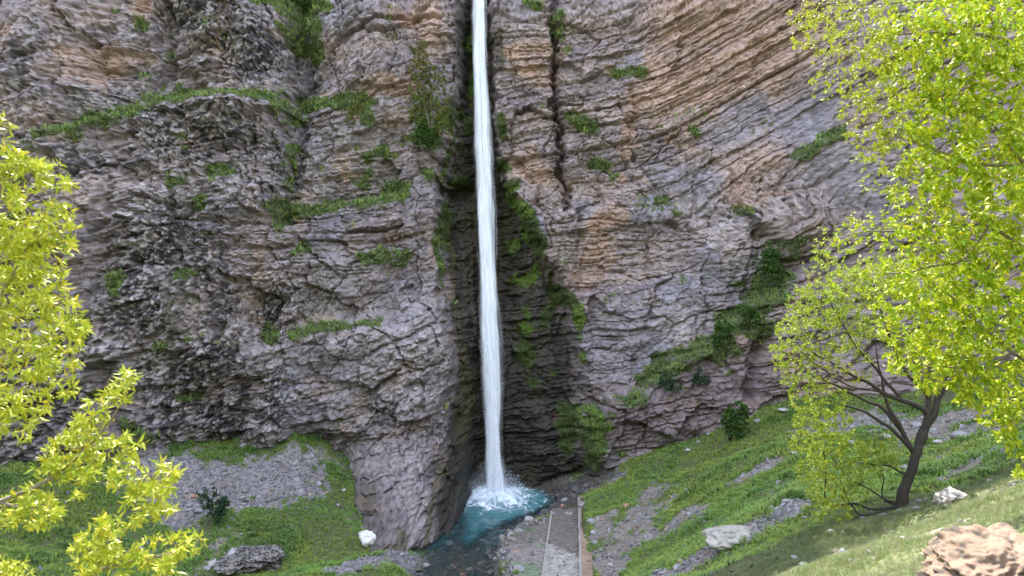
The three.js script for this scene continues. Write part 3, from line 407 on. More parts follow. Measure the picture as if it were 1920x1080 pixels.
{ // pool and stream surface
  const X = axis([[-6, 4, 0.06]]), Z = axis([[-41, -20, 0.06]]), w = X.length, h = Z.length, pos = new Float32Array(w * h * 3);
  for (let j = 0; j < h; j++) for (let i = 0; i < w; i++) {
    const x = X[i], z = Z[j], o = (j * w + i) * 3, r = Math.hypot(x - HIT.x, (z - HIT.z)), e = Math.exp(-r * 0.42), an = Math.atan2(z - HIT.z, x - HIT.x);
    const wob = r + 0.5 * vn(an * 3, r) + 0.3 * vn(x * 1.6, z * 1.6);
    pos[o] = x; pos[o + 2] = z;
    pos[o + 1] = waterY(z) + e * (0.10 * Math.sin(wob * 6.5) + 0.16 * vn(x * 3, z * 3) + 0.10 * vn(x * 7, z * 7)) + 0.16 * Math.exp(-r * r * 0.6) + 0.02 * vn(x * 2.2, z * 3.2) + 0.012 * vn(x * 6, z * 8) + 0.03 * sm(-30, -26, z) * vn(x * 4, z * 4);
  }
  const wc = new Float32Array(w * h * 4);
  for (let k = 0; k < w * h; k++) { const x = pos[k * 3], z = pos[k * 3 + 2], dep = pos[k * 3 + 1] - ground(x, z), t = sm(0.05, 0.55, dep); const air = Math.exp(-0.32 * Math.hypot(x - HIT.x, z - HIT.z)); wc[k * 4] = lerp(0.030, 0.012 + 0.14 * air, t); wc[k * 4 + 1] = lerp(0.046, 0.06 + 0.27 * air, t); wc[k * 4 + 2] = lerp(0.042, 0.068 + 0.28 * air, t); wc[k * 4 + 3] = lerp(0.30, 0.94, t); }
  const g = new THREE.BufferGeometry(); g.setAttribute('position', new THREE.BufferAttribute(pos, 3)); g.setAttribute('color', new THREE.BufferAttribute(wc, 4));
  const idx = gridIndex(w, h); for (let k = 0; k < idx.array.length; k += 3) { const t = idx.array[k + 1]; idx.array[k + 1] = idx.array[k + 2]; idx.array[k + 2] = t; } g.setIndex(idx); g.computeVertexNormals();
  add(new THREE.Mesh(g, new THREE.MeshPhysicalMaterial({ vertexColors: true, transparent: true, roughness: 0.08, ior: 1.33 })), 'pool_water', 'teal plunge pool and its outflow at the foot of the fall', 'water', null, 'structure');
  // foam: the same surface, a hand's breadth up, torn into streaks
  const FX = axis([[-4.2, 3.0, 0.035]]), FZ = axis([[-39.2, -31.6, 0.035]]), fw = FX.length, fh = FZ.length, fp = [], fc = [];
  for (let j = 0; j < fh; j++) for (let i = 0; i < fw; i++) {
    const x = FX[i], z = FZ[j], dx = x - HIT.x, dz = z - HIT.z, r = Math.hypot(dx, dz * 0.92), e = Math.exp(-r * 0.42), an = Math.atan2(dz, dx), wob = Math.hypot(dx, dz) + 0.5 * vn(an * 3, Math.hypot(dx, dz)) + 0.3 * vn(x * 1.6, z * 1.6);
    const y = waterY(z) + e * (0.10 * Math.sin(wob * 6.5) + 0.16 * vn(x * 3, z * 3) + 0.10 * vn(x * 7, z * 7)) + 0.16 * Math.exp(-r * r * 0.6) + 0.02 * vn(x * 2.2, z * 3.2);
    const lace = 0.5 * Math.abs(vn(an * 7 + 0.5 * vn(x * 2, z * 2), r * 2.4)) + 0.3 * Math.abs(vn(x * 6, z * 6)) + 0.25 * Math.abs(vn(x * 13, z * 13)) ;
    const a = 0.92 * sm(0.0, 0.85, 1.12 - r / 2.75 + (0.30 - lace) * 1.5 - 0.2 * sm(1.6, 2.8, r)) * (1 - sm(2.6, 3.2, r + 0.5 * vn(x * 2, z * 2)));
    fp.push(x, y + 0.02 + 0.34 * Math.exp(-r * r * 1.3) * (0.6 + 0.6 * vn(x * 5, z * 5)), z); fc.push(0.78, 0.86, 0.93, a);
  }
  const fg = new THREE.BufferGeometry(); fg.setAttribute('position', new THREE.Float32BufferAttribute(fp, 3)); fg.setAttribute('color', new THREE.Float32BufferAttribute(fc, 4));
  const fi = gridIndex(fw, fh); for (let k = 0; k < fi.array.length; k += 3) { const t = fi.array[k + 1]; fi.array[k + 1] = fi.array[k + 2]; fi.array[k + 2] = t; } fg.setIndex(fi); fg.computeVertexNormals();
  add(new THREE.Mesh(fg, new THREE.MeshStandardMaterial({ vertexColors: true, transparent: true, roughness: 0.7, side: THREE.DoubleSide })), 'foam', 'white churned foam spreading over the plunge pool', 'foam', null, 'stuff');
  // splash: droplets thrown up round the foot of the fall
  const R = rng(5), N = 16000, dg = new THREE.IcosahedronGeometry(1, 0), sp = new THREE.InstancedMesh(dg, new THREE.MeshStandardMaterial({ color: lin([0.82, 0.88, 0.94]), roughness: 0.5, transparent: true, opacity: 0.4 }), N), M = new THREE.Matrix4();
  for (let k = 0; k < N; k++) {
    const a = R() * Math.PI * 2, r = 0.2 + 1.1 * Math.pow(R(), 1.3) + (R() < 0.25 ? R() * 0.9 : 0), hgt = Math.pow(R(), 1.9) * 1.9 * Math.exp(-r * 0.9) * (1 + 0.7 * vn(a * 2.2, 4)), s = 0.004 + 0.013 * R() * R();
    M.makeScale(s, s * (1 + R()), s).setPosition(HIT.x + Math.cos(a) * r, 0.08 + hgt, HIT.z + Math.sin(a) * r); sp.setMatrixAt(k, M);
  }
  add(sp, 'splash_spray', 'fine white spray thrown up where the fall meets the pool', 'spray', null, 'stuff');
}

// ------------------------------------------------------------------ the paved path and its low wall
{
  const dz = (d, k) => -d; // along the path
  function strip(x0, x1, d0, d1, nx, nz, y, colour) {
    const pos = [], col = [], idx = [];
    for (let j = 0; j <= nz; j++) for (let i = 0; i <= nx; i++) {
      const d = lerp(d0, d1, j / nz), a = typeof x0 === 'function' ? x0(d) : x0, b = typeof x1 === 'function' ? x1(d) : x1, x = lerp(a, b, i / nx);
      pos.push(x, y + 0.012 * vn(x * 5, d * 5) + 0.02 * vn(x * 0.9, d * 0.9) + 0.008 * vn(x * 14, d * 14), -d); col.push(...colour(x, d));
    }
    for (let j = 0; j < nz; j++) for (let i = 0; i < nx; i++) { const o = j * (nx + 1) + i; idx.push(o, o + nx + 1, o + 1, o + 1, o + nx + 1, o + nx + 2); }
    const g = new THREE.BufferGeometry(); g.setAttribute('position', new THREE.Float32BufferAttribute(pos, 3)); g.setAttribute('color', new THREE.Float32BufferAttribute(col, 3)); g.setIndex(idx);
    if (d1 < d0) for (let k = 0; k < idx.length; k += 3) { } g.computeVertexNormals(); return g;
  }
  const midX = d => wallX(d) - 1.06 - 0.012 * (33 - d);
  const grain = (x, d) => 1 + 0.35 * vn(x * 11, d * 11) + 0.25 * vn(x * 23, d * 23);
  const vc = new THREE.MeshStandardMaterial({ vertexColors: true, roughness: 0.8, side: THREE.DoubleSide });
  const edge = d => lerp(-0.1, 1.0, 0) + table([[18, 0.35], [25, -0.12], [27.5, -0.38], [29.2, -0.2], [30.2, 0.15], [30.9, 0.8], [31.6, 1.4], [32.4, 2.1], [33, 2.6]], d) + 0.09 * vn(d * 2.3, 4) + 0.05 * vn(d * 6, 9);
  const path = new THREE.Group();
  const wetBlend = (x, d) => sm(-0.25, 0.25, d - (28.6 - 1.25 * (x - midX(d))) + 0.5 * vn(x * 2.5, d * 2.5) + 0.3 * vn(x * 7, d * 7));
  part(path, 'pavement', strip(midX, x => wallX(x) + 0.02, 18, 33, 40, 500, PATHY, (x, d) => { const w = wetBlend(x, d), m = grain(x, d); return [lerp(0.31, 0.145, w) * m, lerp(0.28, 0.122, w) * m, lerp(0.25, 0.102, w) * m]; }), vc);
  part(path, 'paving_slab', strip(d => Math.min(edge(d), midX(d) - 0.05), d => midX(d) - 0.02, 18, 32.2, 50, 470, PATHY - 0.03, (x, d) => { const w = sm(27.6, 29.2, d + 0.4 * vn(x * 3, d * 3)), m = grain(x, d), t = sm(0.1, 0.5, vn(x * 1.6, d * 1.6)) * 0.3; return [lerp(0.20, 0.15, w) * m * (1 - t), lerp(0.175, 0.128, w) * m, lerp(0.155, 0.108, w) * m * (1 - t)]; }), vc);
  const kerb = []; for (let d = 18; d < 32.2; d += 0.4) { const g = new THREE.BoxGeometry(0.055, 0.06, 0.41); g.translate(midX(d + 0.2), PATHY + 0.01, -(d + 0.2)); kerb.push(g); }
  part(path, 'edging', mergeGeometries(kerb), std([0.36, 0.31, 0.28], 0.9));
  add(path, 'path', 'paved footpath leading up to the plunge pool', 'path', null, 'structure');
  // low wall: body and worn plaster cap
  const wall = new THREE.Group();
  const pos = [], idx = [], col = []; const n = 300, prof = [[0.0, -0.35], [0.0, 0.26], [0.05, 0.305], [0.07, 0.312], [0.40, 0.315], [0.43, 0.26], [0.43, -0.3]];
  for (let j = 0; j <= n; j++) { const d = lerp(18, 33.6, j / n); for (let k = 0; k < prof.length; k++) { const [a, b] = prof[k], x = wallX(d) + 0.02 + a; pos.push(x + 0.02 * vn(d * 3, k) + 0.012 * vn(d * 11, k), PATHY + b + (b > 0 ? 0.02 * vn(d * 1.3, 7) + 0.01 * vn(d * 9, k) : 0), -d); const m = 1 + 0.2 * vn(d * 4, k * 3) + 0.2 * vn(d * 17, k); const c = k <= 2 ? [0.34, 0.31, 0.29] : [0.27, 0.185, 0.125]; col.push(c[0] * m, c[1] * m, c[2] * m); } }
  for (let j = 0; j < n; j++) for (let k = 0; k < prof.length - 1; k++) { const o = j * prof.length + k; idx.push(o, o + prof.length, o + 1, o + 1, o + prof.length, o + prof.length + 1); }
  const e = n * prof.length; idx.push(e, e + 1, e + 6, e + 1, e + 5, e + 6, e + 1, e + 2, e + 5, e + 2, e + 4, e + 5, e + 2, e + 3, e + 4);
  const g = new THREE.BufferGeometry(); g.setAttribute('position', new THREE.Float32BufferAttribute(pos, 3)); g.setAttribute('color', new THREE.Float32BufferAttribute(col, 3)); g.setIndex(idx); g.computeVertexNormals();
  part(wall, 'wall_body', g.toNonIndexed(), new THREE.MeshStandardMaterial({ vertexColors: true, roughness: 0.9, side: THREE.DoubleSide })).geometry.computeVertexNormals();
  add(wall, 'low_wall', 'low brown plastered wall running along the paved path', 'wall');
}

// ------------------------------------------------------------------ stones
function stoneGeo(seed, detail = 2, jag = 0.32, flat = 0.7) {
  const ico = new THREE.IcosahedronGeometry(1, detail); ico.deleteAttribute('normal'); ico.deleteAttribute('uv');
  const g = mergeVertices(ico, 1e-4), p = g.attributes.position, R = rng(seed), cuts = [];
  for (let k = 0; k < 11; k++) cuts.push([new THREE.Vector3(R() - 0.5, R() - 0.5, R() - 0.5).normalize(), 0.62 + 0.3 * R()]);
  for (let i = 0; i < p.count; i++) {
    const v = new THREE.Vector3().fromBufferAttribute(p, i), u = v.clone();
    for (const [n, d] of cuts) { const k = v.dot(n); if (k > d) v.addScaledVector(n, (d - k) * 0.9); }
    v.multiplyScalar(1 + jag * 0.5 * vn3(u.x * 2 + seed, u.y * 2, u.z * 2) + jag * 0.24 * vn3(u.x * 5 + seed, u.y * 5, u.z * 5) + (detail > 4 ? jag * 0.20 * (0.5 - Math.abs(vn3(u.x * 9 + seed, u.y * 9, u.z * 9))) + jag * 0.09 * vn3(u.x * 21, u.y * 21 + seed, u.z * 21) : 0));
    p.setXYZ(i, v.x, v.y * flat, v.z);
  }
  g.computeVertexNormals(); return g;
}
const pebbleGeos = [1, 2, 3, 4].map(s => stoneGeo(s * 13, 1, 0.4, 0.65)), cobbleGeos = [1, 2, 3, 4, 5].map(s => stoneGeo(s * 29, 3, 0.4, 0.72));
function speckled(geo, base, dark, k = 6, amt = 0.5, seed = 1, bias = 0) { // stone with lichen and mineral flecks
  const g = geo.clone(), p = g.attributes.position, c = [];
  for (let i = 0; i < p.count; i++) { const x = p.getX(i), y = p.getY(i), z = p.getZ(i), n = vn3(x * k + seed, y * k, z * k) * 0.6 + vn3(x * k * 2.3, y * k * 2.3 + seed, z * k * 2.3) * 0.5, w = sm(0.1, 0.35, n + bias) * amt, m = 1 + 0.2 * vn3(x * 3, y * 3, z * 3 + seed); c.push(lerp(base[0] * m, dark[0], w), lerp(base[1] * m, dark[1], w), lerp(base[2] * m, dark[2], w)); }
  g.setAttribute('color', new THREE.Float32BufferAttribute(c, 3)); return g;
}
const stoneMat = new THREE.MeshStandardMaterial({ vertexColors: true, roughness: 0.9 });
const greyStone = cobbleGeos.map((g, i) => speckled(g, [0.27, 0.25, 0.25], [0.10, 0.09, 0.09], 4, 0.4, i)), rustStone = cobbleGeos.map((g, i) => speckled(g, [0.36, 0.20, 0.14], [0.18, 0.12, 0.10], 4, 0.4, i + 9)), paleStone = cobbleGeos.map((g, i) => speckled(g, [0.38, 0.355, 0.34], [0.2, 0.18, 0.17], 5, 0.4, i + 20)), wetStone = cobbleGeos.map((g, i) => speckled(g, [0.10, 0.085, 0.072], [0.04, 0.035, 0.03], 4, 0.5, i + 30));
function stone(name, label, cat, group, geo, px, py, wpx, hpx, turn, depth, sink = 0.25, sz = 1) {
  const p = depth ? at(px, py, depth) : hit(px, py), d = -p.z, m = new THREE.Mesh(geo, stoneMat), sx = wpx * d / F / 2, sy = hpx * d / F / 2;
  m.scale.set(sx, sy * 1.25, sx * 0.9 * sz); m.rotation.y = turn; m.position.copy(p); m.position.y += sy * (1 - sink) - (depth ? 0 : sy * 0.5);
  return add(m, name, label, cat, group);
}
// named boulders
stone('boulder', 'long pale grey boulder lying on the grassy slope below the leaning tree', 'boulder', null, speckled(stoneGeo(77, 16, 0.45, 0.6), [0.37, 0.335, 0.29], [0.19, 0.165, 0.14], 9, 0.6, 3), 1376, 1008, 118, 74, 0.5, 0, 0.62);
stone('boulder', 'bright white chipped rock on the grass at the buttress foot', 'rock', null, speckled(stoneGeo(78, 8, 0.5, 0.8), [0.68, 0.65, 0.63], [0.42, 0.38, 0.36], 5, 0.3, 5), 688, 1014, 34, 36, 0.3);
stone('boulder', 'dark lichen-covered outcrop with one pale face in the left bank grass', 'rock', null, speckled(stoneGeo(79, 36, 0.55, 0.6), [0.24, 0.21, 0.19], [0.025, 0.023, 0.022], 13, 0.97, 7, 0.25), 470, 1060, 116, 62, 0.1);
stone('boulder', 'pale grey block set against the dark outcrop in the grass', 'rock', null, speckled(stoneGeo(81, 9, 0.35, 0.8), [0.36, 0.33, 0.34], [0.2, 0.18, 0.18], 4, 0.4, 7), 437, 1056, 30, 46, 0.1);
stone('boulder', 'knobbly grey rock poking from grass beyond the leaning tree trunk', 'rock', null, speckled(stoneGeo(82, 14, 0.6, 0.6), [0.36, 0.31, 0.28], [0.09, 0.08, 0.075], 7, 0.75, 8), 1782, 940, 66, 44, 0.1);
stone('boulder', 'large rough tan and brown boulder at the grassy bank edge beside the viewer', 'boulder', null, speckled(stoneGeo(83, 44, 0.55, 0.62), [0.15, 0.098, 0.066], [0.035, 0.027, 0.022], 8, 0.85, 9, 0.0), 1868, 1122, 300, 190, 0.9, 3.6, 0.6);
// stones at the pool rim and in the stream
{
  
  const MARK = [[457, 838, 'grey stone in the green apron under the cliff foot', 'stones in the grass apron'], [370, 955, 'pale scree stone beside the dark bluish-green bush', 'stones by the bluish bush'], [395, 1064, 'grey stone beside the lichen-covered outcrop in the grass', 'stones by the outcrop'], [690, 960, 'small grey stone on the grass near the white rock', 'stones near the white rock'], [1470, 890, 'grey stone on the slope between pale boulder and leaning tree', 'stones above the pale boulder'],
    [1500, 1052, 'half-buried grey stone in the thin pale meadow grass', 'stones in the meadow grass'], [1290, 1050, 'grey stone in the gravel run below the long pale boulder', 'stones in the gravel run'], [1680, 962, 'stone lying at the root of the leaning tree', 'stones at the tree root'], [1440, 780, 'flat pale stone at the upper edge of the right slope', 'stones at the slope edge'], [1720, 815, 'grey stone on the bare earth behind the leaning tree', 'stones behind the leaning tree'], [1136, 1046, 'small grey stone at the foot of the low plastered wall', 'stones by the low wall'], [1310, 830, 'grey stone in the narrow scree strip beside the dark bush', 'stones in the scree strip']];
  let k = 0;
  for (const [x, y, w, h] of [[958, 1006, 20, 14], [972, 1000, 24, 15], [984, 990, 22, 14], [990, 978, 24, 18], [1004, 986, 14, 8], [1015, 984, 16, 9], [1034, 982, 15, 9], [1050, 978, 14, 8], [1066, 968, 20, 14], [1078, 964, 14, 9], [1092, 948, 20, 12], [962, 1016, 22, 16], [950, 1024, 16, 12], [944, 1038, 18, 14], [1108, 980, 20, 14], [1112, 1000, 12, 10], [1116, 1018, 14, 10], [970, 1070, 36, 18], [946, 1052, 14, 9], [975, 1018, 12, 8], [1046, 990, 10, 6], [1062, 980, 9, 6]]) { const [l, g] = y > 1008 && x < 1000 ? ['pale rubble stone along the broken outer edge of the paving', 'stones at the broken paving edge'] : x > 1090 ? ['pale grey stone against the outer side of the low wall', 'stones outside the low wall'] : x < 1000 ? ['pale rim stone at the pool corner of the paving', 'stones at the pool corner of the paving'] : ['small pale stone along the front edge of the paving by the pool', 'stones along the paving front']; stone('stone', l, 'stone', g, (k++ % 3 ? greyStone : paleStone)[k % 5], x, y, w, h, k); }
  for (const [x, y, w, h] of [[875, 1046, 18, 12], [862, 1030, 16, 10], [842, 1020, 22, 12], [850, 1066, 26, 14], [880, 1072, 22, 14], [900, 1060, 18, 12], [915, 1036, 16, 10], [905, 1016, 18, 9], [890, 1010, 18, 8], [820, 1050, 20, 13], [800, 1062, 18, 12], [780, 1070, 22, 14], [920, 1076, 18, 12], [835, 1076, 20, 10], [930, 1050, 14, 10], [870, 1000, 20, 7], [896, 1032, 14, 8], [1046, 932, 18, 12], [1060, 940, 16, 11], [1032, 944, 18, 10], [1075, 932, 16, 10], [1010, 952, 26, 9], [1022, 960, 20, 9], [1080, 920, 20, 14], [1100, 912, 18, 10]]) { const [l, g] = x > 1000 ? ['dark mossy stone on the muddy bank between pool and path head', 'stones on the muddy pool bank'] : y < 1040 ? ['dark wet stone where the pool spills into the stream', 'stones at the pool outlet'] : ['dark wet stone lying in the shallow stream outflow', 'stones in the stream bed']; stone('stream_stone', l, 'stone', g, (k++ % 4 ? wetStone : greyStone)[k % 5], x, y, w, h, k); }
  for (const [x, y, w, h, where] of [[1174, 950, 15, 12, 'on the bare slope above the low wall'], [970, 1038, 18, 12, 'large one on the broken paving edge'], [978, 1046, 9, 8, 'small one beside a larger on the paving edge'], [364, 932, 13, 11, 'on the grey scree near the bluish bush'], [1530, 1010, 14, 9, 'in the meadow grass below the leaning tree'], [852, 1066, 12, 9, 'in the stream bed among dark stones'], [868, 1078, 14, 8, 'at the lower end of the visible stream'], [1055, 950, 11, 8, 'on the mud at the path head'], [1131, 975, 8, 6, 'tiny one at the foot of the bare slope']]) stone('rusty_stone', 'rusty orange stone ' + where, 'stone', 'rust coloured stones', rustStone[k++ % 5], x, y, w, h, k);
  for (const [x, y, w, h] of [[457, 838, 18, 14], [555, 870, 12, 7], [372, 960, 18, 12], [355, 958, 14, 10], [402, 945, 10, 12], [470, 1000, 10, 5], [452, 1002, 8, 5], [400, 1060, 24, 20], [388, 1068, 18, 12], [720, 1008, 18, 14], [645, 920, 9, 7], [634, 948, 8, 8], [1480, 940, 26, 8], [1490, 850, 16, 8], [1440, 880, 12, 8], [1460, 905, 12, 8], [1505, 1058, 14, 8], [1490, 1046, 16, 7], [1560, 1000, 22, 12], [1270, 1066, 18, 14], [1240, 1070, 14, 10], [1300, 1050, 12, 8], [1345, 1030, 12, 8], [1395, 1005, 12, 8], [1655, 965, 16, 8], [1690, 960, 24, 10], [1720, 955, 22, 10], [1630, 980, 14, 8], [1470, 770, 24, 8], [1420, 790, 18, 8], [1700, 880, 22, 14], [1660, 820, 26, 14], [1720, 800, 30, 16], [1800, 820, 36, 20], [1760, 830, 20, 10], [1600, 830, 20, 10], [1570, 850, 14, 9], [1145, 1060, 12, 8], [1135, 1045, 10, 7], [1128, 1032, 10, 7], [1860, 905, 22, 10], [1740, 1040, 24, 10], [1640, 1050, 16, 7], [1290, 845, 12, 7], [1310, 830, 12, 7], [1330, 815, 14, 8]]) { const [L4, G4] = MARK.reduce((b, m) => Math.hypot(m[0] - x, (m[1] - y) * 1.6) < Math.hypot(b[0] - x, (b[1] - y) * 1.6) ? m : b).slice(2); stone('loose_stone', L4, 'stone', G4, (k++ % 3 ? greyStone : paleStone)[k % 5], x, y, w, h, k); }
}
// scree and gravel: past counting
{
  const R = rng(9), M = new THREE.Matrix4(), Q = new THREE.Quaternion(), E = new THREE.Euler(), C = new THREE.Color();
  const sets = pebbleGeos.map(() => []);
  for (let k = 0; k < 190000; k++) {
    const x = lerp(-16, 15, R()), z = lerp(-37.5, -6, R()), s = soil(x, z, 0), dense = s.gr * 0.9 + s.di * 0.25 + 0.012;
    const pd = z < -17 ? insideD(x, z, PATH) : -9; if (R() > (pd > -0.12 ? 0.03 + 0.5 * (1 - sm(0.05, 0.35, pd)) * (x < wallX(-z) - 0.6 ? 1 : 0) : dense) || (z > -14 && x < 0)) continue;
    const near = sm(-18, -10, z), size = (0.018 + 0.05 * R() * R() + (R() < 0.04 ? 0.07 * R() : 0)) * (1 - 0.35 * near);
    sets[k & 3].push([x, (pd > -0.1 ? PATHY : ground(x, z)) + size * 0.2, z, size, R(), R(), R(), s.w]);
  }
  sets.forEach((set, i) => {
    const im = new THREE.InstancedMesh(pebbleGeos[i], new THREE.MeshStandardMaterial({ roughness: 0.9 }), set.length);
    set.forEach((p, k) => { E.set(p[4] * 6, p[5] * 6, p[6] * 6); Q.setFromEuler(E); M.compose(new THREE.Vector3(p[0], p[1], p[2]), Q, new THREE.Vector3(p[3] * (1 + p[4]), p[3], p[3] * (1 + 0.5 * p[5]))); im.setMatrixAt(k, M); const v = lerp(0.13, 0.33, p[5] * p[6]) * (1 - 0.6 * p[7]), warm = p[4] < 0.12 ? 1.35 : 1.04; im.setColorAt(k, C.setRGB(v * warm, v * 0.97, v * (warm > 1.2 ? 0.72 : 0.99))); });
    add(im, 'gravel', 'grey scree and gravel scattered over the slopes', 'gravel', null, 'stuff');
  });
}

// ------------------------------------------------------------------ leaves, grass, moss
function leafGeo(l, w, fold, droop) { // a pointed leaf, folded along its midrib, from 0 along +y
  const P = [[0, 0, 0], [-w, 0.38 * l, fold], [0, 0.42 * l, 0], [w, 0.38 * l, fold], [-w * 0.62, 0.72 * l, fold - droop * 0.5], [0, 0.76 * l, -droop * 0.45], [w * 0.62, 0.72 * l, fold - droop * 0.5], [0, l, -droop]];
  const g = new THREE.BufferGeometry(); g.setAttribute('position', new THREE.Float32BufferAttribute(P.flat(), 3)); g.setIndex([0, 2, 1, 0, 3, 2, 1, 2, 4, 2, 5, 4, 2, 3, 5, 3, 6, 5, 4, 5, 7, 5, 6, 7]); g.computeVertexNormals(); return g;
}
const leafMat = (c, t = 0.45, r = 0.55) => new THREE.MeshPhysicalMaterial({ color: lin(c), roughness: r, transmission: t, thickness: 0, specularIntensity: 0.35, side: THREE.DoubleSide });
function tuftGeo(seed, n, spread, width) {
  const R = rng(seed), pos = [], idx = [];
  for (let k = 0; k < n; k++) {
    const a = R() * 6.28, lean = spread * (0.3 + R()), h = 0.55 + 0.45 * R(), bx = (R() - 0.5) * 0.5 * spread, bz = (R() - 0.5) * 0.5 * spread, cx = Math.cos(a), cz = Math.sin(a), o = pos.length / 3, w = width * (0.7 + 0.6 * R());
    pos.push(bx - cz * w, 0, bz + cx * w, bx + cz * w, 0, bz - cx * w, bx + cx * lean * 0.4 - cz * w * 0.7, h * 0.6, bz + cz * lean * 0.4 + cx * w * 0.7, bx + cx * lean * 0.4 + cz * w * 0.7, h * 0.6, bz + cz * lean * 0.4 - cx * w * 0.7, bx + cx * lean, h * (1 - 0.25 * lean), bz + cz * lean);
    idx.push(o, o + 1, o + 2, o + 1, o + 3, o + 2, o + 2, o + 3, o + 4);
  }
  const g = new THREE.BufferGeometry(); g.setAttribute('position', new THREE.Float32BufferAttribute(pos, 3)); g.setIndex(idx); g.computeVertexNormals(); return g;
}
const UP = new THREE.Vector3(0, 1, 0);
function scatter(name, label, cat, geo, mat, list, parent) { // list of [pos, up, size, height, turn, r, g, b]
  const im = new THREE.InstancedMesh(geo, mat, list.length), M = new THREE.Matrix4(), Q = new THREE.Quaternion(), T = new THREE.Quaternion(), C = new THREE.Color();
  list.forEach((p, k) => { Q.setFromUnitVectors(UP, p[1]); T.setFromAxisAngle(UP, p[4]); Q.multiply(T); M.compose(p[0], Q, new THREE.Vector3(p[2], p[3], p[2])); im.setMatrixAt(k, M); im.setColorAt(k, C.setRGB(p[5], p[6], p[7])); });
  im.userData.kind = 'stuff';
  if (parent) { im.name = name; parent.add(im); shade(im); return im; }
  return add(im, name, label, cat, null, 'stuff');
}
const grassMat = new THREE.MeshPhysicalMaterial({ color: 0xffffff, roughness: 0.9, transmission: 0.35, thickness: 0, side: THREE.DoubleSide });
const tufts = [tuftGeo(1, 9, 0.55, 0.035), tuftGeo(2, 9, 0.8, 0.045), tuftGeo(3, 7, 1.1, 0.09)], fineTufts = [tuftGeo(4, 12, 0.7, 0.014), tuftGeo(5, 10, 0.95, 0.018)];
{ // grass on the slopes
  const R = rng(31), far = [[], [], []], near = [[], []];
  for (let k = 0; k < 210000; k++) {
    const x = lerp(-20, 15, R()), z = lerp(-36.5, -15, R());
    const s = soil(x, z, 0); if (R() > s.g * 1.1 * (0.45 + 0.55 * sm(-0.3, 0.2, fbm(x * 0.9 + 50, z * 0.9, 3))) || insideD(x, z, PATH) > -0.3 + 0.75 * sm(-28.4, -26.5, z) * sm(0.9, 0.2, x) * sm(0, 0.3, fbm(x * 2, z * 2, 2)) || isWet(x, z) > -0.5) continue;
    const pk = sm(0.05, 0.45, fbm(x * 1.1 + 77, z * 1.1 + 13, 3)), h = (0.07 + 0.11 * R()) * (0.8 + 0.5 * s.n) * (1 + 0.9 * pk), v = 0.75 + 0.5 * R(), lush = clamp(0.5 + 1.2 * s.n2 + 0.3 * (R() - 0.5));
    far[k % 3].push([new THREE.Vector3(x, insideD(x, z, PATH) > -0.1 ? PATHY - 0.04 : ground(x, z) - 0.01, z), UP, h * 0.9 + 0.04, h, R() * 6.28, lerp(lerp(0.27, 0.16, lush), 0.11, pk * 0.7) * v, lerp(lerp(0.35, 0.31, lush), 0.23, pk * 0.7) * v, lerp(0.034, 0.028, lush) * v]);
  }
  for (let k = 0; k < 150000; k++) {
    const d = 3.2 + 13 * Math.sqrt(R()), x = lerp(0.05, 0.72, R()) * d, z = -d, s = soil(x, z, 0);
    if (R() > clamp(s.g * 1.2 + 0.25) * (0.35 + 0.65 * sm(-0.35, 0.15, fbm(x * 1.7 + 90, z * 1.7, 3)))) continue;
    const h = (0.035 + 0.075 * R()) * (0.9 + 0.8 * s.n2) , v = 0.8 + 0.4 * R(), dry = R() < 0.16 + 0.3 * sm(0, 0.4, -s.n2) ? 1 : 0;
    near[k & 1].push([new THREE.Vector3(x, ground(x, z) - 0.005, z), UP, h * 0.8, h * (dry ? 1.2 : 1), R() * 6.28, (dry ? 0.24 : 0.125) * v, (dry ? 0.21 : 0.175) * v, (dry ? 0.11 : 0.036) * v]);
  }
  far.forEach((l, i) => scatter('grass', 'short green grass growing on the valley slopes', 'grass', tufts[i], grassMat, l));
  const weeds = [];
  for (let k = 0; k < 2600; k++) {
    const d = 4 + 14 * Math.sqrt(R()), x = lerp(0.05, 0.72, R()) * d, z = -d, n = fbm(x * 0.9 + 12, z * 0.9, 3); if (R() > sm(-0.1, 0.35, n)) continue;
    const h = 0.05 + 0.11 * R() * R(), v = 0.7 + 0.6 * R(); weeds.push([new THREE.Vector3(x, ground(x, z) - 0.005, z), UP, h * 1.1, h, R() * 6.28, 0.085 * v, 0.145 * v, 0.03 * v]);
  }
  scatter('weeds', 'broad-leaved weeds dotted through the meadow grass', 'weeds', tufts[2], grassMat, weeds);
  near.forEach((l, i) => scatter('meadow_grass', 'thin pale spring grass on the bank under the trees', 'grass', fineTufts[i], grassMat, l));
}
